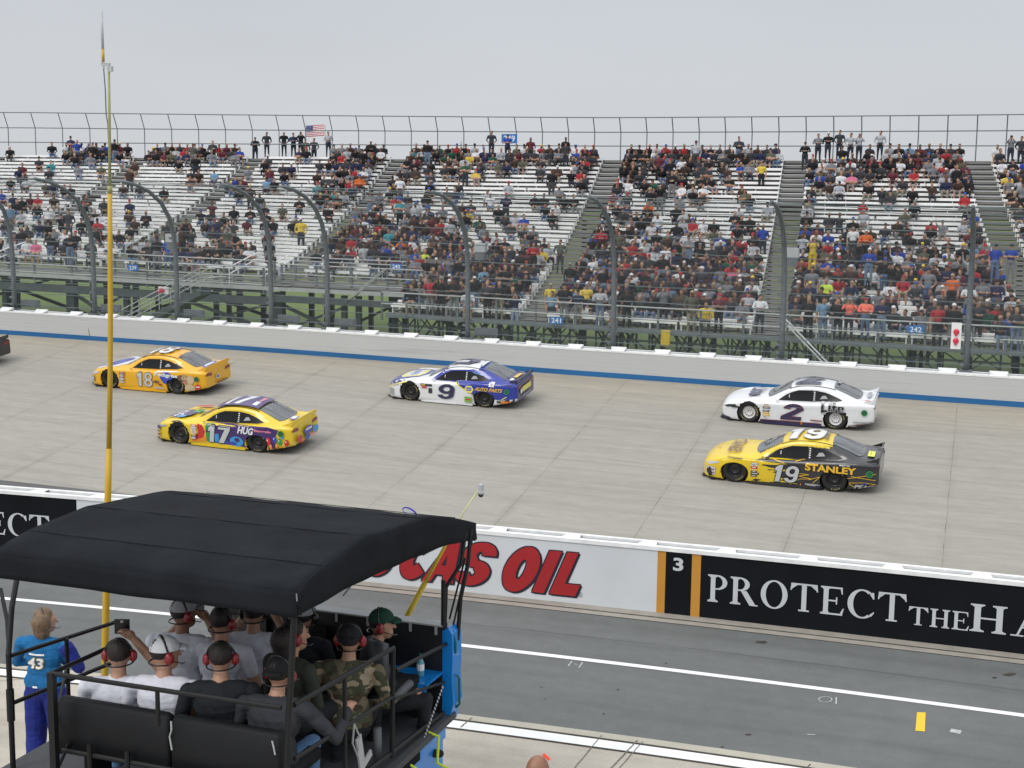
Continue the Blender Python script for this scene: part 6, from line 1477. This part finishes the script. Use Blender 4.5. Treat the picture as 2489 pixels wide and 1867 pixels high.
mb = MB(); mb.tube([(-4.62, 10.1, 1.52), (-4.52, 10.1, 1.48), (-4.52, 10.08, 1.12), (-4.40, 10.05, 1.05)], .014, 7); part(mb, 'crank_handle', M['lime'])
mb = MB()
for k in range(22): z = 1.98 - k * .026; mb.sphere((-4.55 - .003 * k, 10.75 - .022 * k, z), (.010, .010, .016), 6, 4)
part(mb, 'chain', M['alu'])
mb = MB(); mb.box((-4.62, 9.22, 1.98), (.015, .09, .26), Matrix.Rotation(.25, 3, 'X')); mb.box((-4.62, 9.30, 1.84), (.015, .26, .06), Matrix.Rotation(.35, 3, 'X')); mb.tube([(-4.61, 9.1, 2.25), (-4.61, 9.07, 2.1), (-4.61, 9.16, 1.95), (-4.61, 9.2, 2.1), (-4.61, 9.1, 2.25)], .008, 5); part(mb, 'step_bracket', M['alu'])
mb = MB(); mb.tube([(-4.70, 8.12, 1.93), (-4.66, 8.10, 1.86), (-4.68, 8.10, 1.78), (-4.72, 8.11, 1.84), (-4.70, 8.12, 1.93)], .006, 5); part(mb, 'snap_hook', M['alu'])
# bottle on the shelf
bt = empty('water_bottle', (-4.80, 10.82, 2.03), label='clear blue-green water bottle on the blue corner shelf', cat='bottle')
mb = MB(); mb.sm = True; mb.tube([(0, 0, 0), (0, 0, .01), (0, 0, .13), (0, 0, .17), (0, 0, .19)], [.030, .035, .035, .016, .014], 12); mb.build('bottle_body', M['bottle'], bt)
mb = MB(); mb.tube([(0, 0, .19), (0, 0, .215)], .016, 10); mb.build('bottle_cap', M['gclip'], bt); mb = MB(); mb.tube([(0, 0, .06), (0, 0, .12)], .036, 12); mb.build('bottle_label', M['signwhite'], bt)

# ------------------------------------------------------------------ the people nearby
def figure(px, py, Y, rot, arms, label, mats, pose='sit', lean=.1, turn=0, longsleeve=False, shorts=False, wide=1.0, hair='hairdark', cap=None, capback=False, headset=True, s=1.12, voxel=.010, extra=None, z=None, longhair=False, bald=False, phone=False, back=None, name='person', camx=None):
    f = body(Fig(), pose, arms, lean, longsleeve, shorts, wide, hat=False, turn=turn, detail=True)
    if bald: f.pr = [p for p in f.pr if not (p[5] == HAIR and p[0] == 'e' and p[2][0] > .05)]
    if longhair:
        f.ell((0, -.03, .60), (.085, .07, .10), HAIR); f.ell((0, -.03, .66), (.092, .095, .10), HAIR)
    if longsleeve: f.ell((0, 0, .09), (.185 * wide, .135, .12), TOP)
    else: f.ell((0, 0, .08), (.18 * wide, .135, .10), TOP)
    if extra: extra(f)
    co, fs = f.mesh(voxel, 3); ci = f.colour(co)
    # small folds in the cloth
    cloth_ = np.isin(ci, (TOP, LEG)); nz = .004 * np.sin(co[:, 2] * 38 + 6 * np.sin(co[:, 0] * 9)) * np.sin(co[:, 0] * 21 + co[:, 2] * 12); co[cloth_, 1] += nz[cloth_]
    me = bpy.data.meshes.new(name); me.from_pydata(co.tolist(), [], fs)
    for m_ in mats: me.materials.append(m_)
    fi = [int(np.bincount(ci[list(q)]).argmax()) for q in fs]; me.polygons.foreach_set('material_index', fi); me.polygons.foreach_set('use_smooth', [True] * len(fs)); me.update()
    o = bpy.data.objects.new(name, me); COL.objects.link(o)
    sn, cs = math.sin(lean), math.cos(lean); hd = Vector((0, .03 * cs + .665 * sn, -.03 * sn + .665 * cs)); R = Matrix.Rotation(rot, 3, 'Z')
    tgt = aty(px, py, Y); loc = tgt - R @ hd * s
    if z is not None: loc.z = z
    o.location = loc; o.rotation_euler = (0, 0, rot); o.scale = (s, s, s); prop(o, label, 'person')
    TR = Matrix.Translation(hd) @ Matrix.Rotation(-turn, 4, 'Z')
    def child(mb, nm, mt, par=o):
        mb.v = [tuple(TR @ Vector(v)) for v in mb.v]; return mb.build(nm, mt, par)
    if cap:
        mb = MB(); mb.sm = True; vs = []; fs = []; n = 20
        for j in range(7):
            b_ = (math.pi / 2) * j / 6
            for k in range(n): a_ = 2 * math.pi * k / n; vs.append((.094 * math.cos(a_) * math.cos(b_), .108 * math.sin(a_) * math.cos(b_) - .004, .040 + .098 * math.sin(b_)))
        for j in range(6):
            for k in range(n): fs.append((j * n + k, j * n + (k + 1) % n, (j + 1) * n + (k + 1) % n, (j + 1) * n + k))
        mb.add(vs, fs); mb.sphere((0, 0, .14), .008, 6, 4)
        sgn = -1 if capback else 1; vs = []; fs = []
        for k in range(13):
            a_ = math.pi * (k / 12); x = .078 * math.cos(a_)
            for r, dz in ((0, 0), (.6, .004), (1, -.012)):
                for t in (0, .005): vs.append((x * (1 - .06 * r), sgn * (.085 + .078 * r * math.sin(a_) ** .7 - (.02 if r == 0 else 0)), .050 + dz - abs(x) * .15 + t))
        for k in range(12):
            for r in range(2):
                b_ = k * 6 + r * 2; fs += [(b_, b_ + 6, b_ + 8, b_ + 2), (b_ + 1, b_ + 3, b_ + 9, b_ + 7)]
            b_ = k * 6 + 4; fs.append((b_, b_ + 6, b_ + 7, b_ + 1))
        mb.add(vs, fs); c_ = child(mb, 'cap', cap)
        if capback:
            mb = MB(); mb.b2(-.055, .055, -.116, -.112, .035, .05); child(mb, 'strap', M['alu'], c_)
    if headset:
        red_ = M['red'] if headset is True else headset
        hs = bpy.data.objects.new('headset', None); COL.objects.link(hs); hs.parent = o
        mb = MB(); mb.sm = True; mb.tube([(.100 * math.cos(t) , -.02 * math.sin(t) - .01 * math.sin(t), .0 + .128 * math.sin(t) if cap is None else .0 + .140 * math.sin(t)) for t in np.linspace(0, math.pi, 15)], .0085, 7)
        mb.tube([(.10 * math.cos(t), -.118 * math.sin(t), -.05) for t in np.linspace(0, math.pi, 13)], .006, 6); child(mb, 'band', M['phone'], hs)
        for s_ in (-1, 1): mb = MB(); mb.sm = True; mb.sphere((s_ * .098, .0, -.005), (.027, .036, .047), 12, 8); mb.sphere((s_ * .119, .0, -.005), (.009, .024, .032), 10, 6); child(mb, 'ear_cup', red_, hs)
        mb = MB(); mb.tube([(.09, .02, -.03), (.085, .10, -.06), (.03, .13, -.07)], .004, 5); child(mb, 'microphone', M['phone'], hs)
    if back:
        bv = BVHTree.FromPolygons([Vector(c) for c in co], fs); mb = MB()
        for (vf, mi, off) in back[0]:
            v2, f2 = cut_grid(vf, .02); V_ = []; 
            for p in v2:
                h = bv.ray_cast(Vector((p[0], -1, p[1])), Vector((0, 1, 0))); V_.append((h[0] + Vector((0, -off, 0))) if h[0] else Vector((p[0], -.15, p[1])))
            mb.mi = mi; mb.add(V_, f2)
        mb.build('back_number', back[1], o)
    return o, R, hd
sk = M['skin']; Wh = CL['white']
def MT(top, leg='dark', hair='hairdark', shoe='black', skin=None): 
    g = lambda k: CL[k] if isinstance(k, str) else k
    return [skin or sk, g(top), g(leg), g(hair), g(shoe), M['alu']]
RT = lambda a: -math.radians(a)
A_, R_, h_ = figure(290, 1592, 8.66, RT(-22), 'onephone', 'seated dark-haired man in white shirt holding a phone up, leftmost on near bench', MT('white', 'denim'), wide=1.12, lean=.06, turn=0)
ph = empty('mobile_phone', aty(297, 1526, 8.95), rot=(0, 0, RT(-22)), label='black phone held up by the man with thinning hair', cat='phone'); mb = MB(); mb.b2(-.062, .062, -.006, .006, -.05, .075); mb.build('phone_case', M['phone'], ph); mb = MB(); mb.b2(-.012, .012, -.009, -.006, .045, .065); mb.build('lens', M['ant'], ph)
figure(402, 1590, 8.66, RT(-12), 'crossed', 'seated man in white shirt and white cap looking right, on the near bench', MT('white', 'shortgrey'), wide=1.1, cap=CL['whitecap'], lean=.08, turn=.9)
figure(537, 1600, 8.70, RT(-24), 'lap', 'seated person in black shirt with bare dark head, third on near bench', MT('black', 'dark'), wide=1.1, longsleeve=True)
figure(681, 1638, 8.76, RT(-6), 'rail', 'seated man in charcoal jacket and black cap leaning an arm on the side rail', MT('charcoal', 'denim'), longsleeve=True, wide=1.15, cap=CL['blackcap'], capback=True, lean=.22, turn=.15)
figure(447, 1492, 9.62, RT(-12), 'phone', 'man in pale grey cap and white shirt behind the near bench, face turned right', MT('white', 'dark', skin=M['tskin']), wide=1.12, cap=CL['greycap'], turn=.85, lean=.16)
figure(541, 1512, 9.64, RT(-12), 'lap', 'dark haired person in white shirt with ear muffs, middle of second row', MT('white', 'dark'), wide=1.0, turn=.4)
figure(617, 1490, 10.1, RT(-18), 'raise', 'person in black cap and white shirt holding a camera up with both bare arms', MT('white', 'dark'), cap=CL['blackcap'], lean=.06, headset=M['phone'])
cm = empty('camera', aty(612, 1478, 10.4), label='black camera held up between two hands in the second row', cat='camera'); mb = MB(); mb.b2(-.06, .06, -.03, .03, -.04, .04); mb.build('camera_body', M['phone'], cm); mb = MB(); mb.tube([(0, .03, 0), (0, .09, 0)], .03, 12); mb.build('lens', M['phone'], cm)
figure(716, 1545, 9.42, RT(14), 'lap', 'woman with long dark hair in an olive jacket looking right behind the corner post', MT('olive', 'dark'), longsleeve=True, longhair=True, turn=.6, wide=.92)
figure(737, 1500, 10.35, RT(-10), 'lap', 'person in light grey cap and dark jacket by the front wall, beyond the woman', MT('black', 'dark'), longsleeve=True, cap=CL['greycap'], headset=M['phone'])
figure(851, 1556, 9.9, RT(-14), 'lap', 'person in camouflage jacket and black cap seen from behind near the right rail', MT(M['camo'], 'dark', shoe='tan'), longsleeve=True, wide=1.12, cap=CL['blackcap'], capback=True, lean=.16)
figure(928, 1518, 10.55, RT(55), 'knees', 'seated person in green cap and charcoal jacket facing right at the far right corner', MT('charcoal', 'dark'), longsleeve=True, cap=CL['greencap'], lean=.10, turn=.3)
figure(1306, 1873, 9.9, RT(30), 'down', 'bald man whose head shows at the bottom edge', MT('charcoal', 'dark', skin=M['tskin']), pose='stand', bald=True, headset=False)
hl = empty('orange_lanyard_tag', aty(1328, 1840, 9.9), rot=(0, .6, 0), label='small orange tag sticking up beside the bald head', cat='tag'); mb = MB(); mb.b2(-.035, .035, -.004, .004, -.013, .013); mb.build('tag_strip', mat('neon_orange', (.85, .10, .06), .5), hl)
v4, f4 = text_polys('43', 1, .02)
num = [(([(a + dx, b + dz) for a, b in fit((v4, f4), -.115, .055, .24, .35, .03)[0]], f4), 0, .008 + .0008 * k) for k, (dx, dz) in enumerate(((.008, -.006), (-.006, .006), (.006, .006), (-.006, -.006)))] + [(fit((v4, f4), -.115, .055, .24, .35, .03), 1, .013), (rect(-.09, .07, .375, .392), 1, .01), (rect(-.05, .0, .06, .08), 1, .01)]
so, R_, h_ = figure(112, 1550, 11.4, RT(-8), 'crossed', 'standing crew member with fair hair in teal and blue suit numbered 43', [sk, CL['teal'], CL['navy'], CL['hairblond'], M['black'], CL['navy']], pose='stand', longsleeve=True, wide=1.16, longhair=True, turn=.95, headset=M['phone'], extra=lambda f: [f.cap((.24, 0, .43), .072, (.33, .05, .23), .060, LEG)] + [f.cap((q_ * .10, 0, -.05), .115, (q_ * .125, .02, -.45), .10, LEG) and f.cap((q_ * .125, .02, -.45), .10, (q_ * .13, -.02, -.83), .085, LEG) for q_ in (-1, 1)], z=1.05, s=1.14, lean=.02,
       back=(num, [mat('numeral_shadow', (.35, .28, .10), .6), M['signwhite']]))
# ------------------------------------------------------------------ masts and poles
ms = empty('antenna_mast', (-7.9, 11.3, 0), label='tall thin yellow mast with a grey whip antenna standing left of the canopy', cat='mast')
def mp(px, py, Y=11.3): return aty(px, py, Y)
mb = MB(); mb.sm = True; mb.tube([mp(251, 1950), mp(256, 1553), mp(260, 1350), mp(262, 1215), mp(265, 1090)], [.040, .038, .036, .034, .033], 10); P(mb.build('lower_tube', M['mast']), ms)
mb = MB(); mb.sm = True; mb.tube([mp(265, 1090), mp(268, 900), mp(268.5, 765), mp(267.5, 600), mp(267, 460)], [.027, .026, .026, .024, .023], 10); P(mb.build('middle_tube', M['mast']), ms)
mb = MB(); mb.sm = True; mb.tube([mp(267, 462), mp(266, 300), mp(264.5, 172)], [.016, .014, .012], 8); mb.tube([mp(267, 452), mp(267, 470)], .026, 8); P(mb.build('upper_tube', M['mastg']), ms)
mb = MB(); mb.tube([mp(246, 152), mp(268, 155)], .010, 6); mb.tube([mp(246, 157), mp(268, 160)], .007, 6); mb.tube([mp(263, 153), mp(264, 170)], .018, 8); mb.box(mp(270, 168), (.03, .03, .05)); mb.tube([mp(251, 158), mp(252, 168)], .012, 6); P(mb.build('bracket', M['ant']), ms)
mb = MB(); mb.tube([mp(252, 168), mp(256, 220), mp(258, 280), mp(262, 300), mp(266, 400), mp(270, 520), mp(271, 700)], .006, 5); P(mb.build('cable', M['rail']), ms)
mb = MB(); mb.sm = True; mb.tube([mp(246, 28), mp(250, 120)], .014, 8); P(mb.build('whip_antenna', M['ant']), ms)
mb = MB(); mb.sm = True; mb.tube([mp(250, 120), mp(251, 150)], .015, 8); P(mb.build('whip_base', M['mast']), ms)
cb = empty('camera_boom', (-4.9, 11.9, 2), label='leaning yellow pole with a small camera head rising from behind the front wall', cat='pole')
q = lambda px, py, Y: aty(px, py, Y)
mb = MB(); mb.sm = True; mb.tube([q(960, 1545, 11.35), q(988, 1500, 11.4), q(1034, 1415, 11.5)], .028, 9); P(mb.build('thick_tube', M['mast2']), cb)
mb = MB(); mb.sm = True; mb.tube([q(1034, 1415, 11.5), q(1083, 1325, 11.6)], .017, 8); P(mb.build('middle_tube', M['mast2']), cb)
mb = MB(); mb.sm = True; mb.tube([q(1083, 1325, 11.6), q(1130, 1240, 11.7), q(1162, 1192, 11.75)], [.008, .007, .006], 7); P(mb.build('thin_tube', M['mast3']), cb)
c0 = q(1169, 1190, 11.75); mb = MB(); mb.b2(c0.x - .018, c0.x + .018, c0.y - .03, c0.y + .03, c0.z - .01, c0.z + .05); mb.sm = True; mb.tube([c0 + Vector((0, 0, -.01)), c0 + Vector((0, 0, -.045))], .030, 12); P(mb.build('camera_head', M['ant']), cb)
mb = MB(); mb.sm = True; mb.sphere(c0 + Vector((0, 0, -.055)), (.026, .026, .022), 12, 8); P(mb.build('lens_dome', M['phone']), cb)
# small oval board that peeks over the canopy
ob = empty('oval_board', aty(995, 1245, 12.3), rot=(0, math.radians(22), 0), label='small purple rimmed oval board peeking over the canopy edge', cat='sign')
mb = MB(); v, f = ell(0, 0, .085, .04, 24); mb.sweep([(a, b) for a, b in v], lambda t, a, b: (a, t, b), [0, .02]); mb.build('rim', mat('purple_rim', (.06, .04, .35), .5), ob)
mb = MB(); v, f = ell(0, 0, .072, .030, 24); mb.add([(a, -.004, b) for a, b in v], [tuple(range(24))]); mb.build('face', M['letter'], ob)
mb = MB(); mb.tube([(-.02, .01, -.03), (-.35, .01, -1.2)], .01, 6); mb.build('handle', M['rail'], ob)
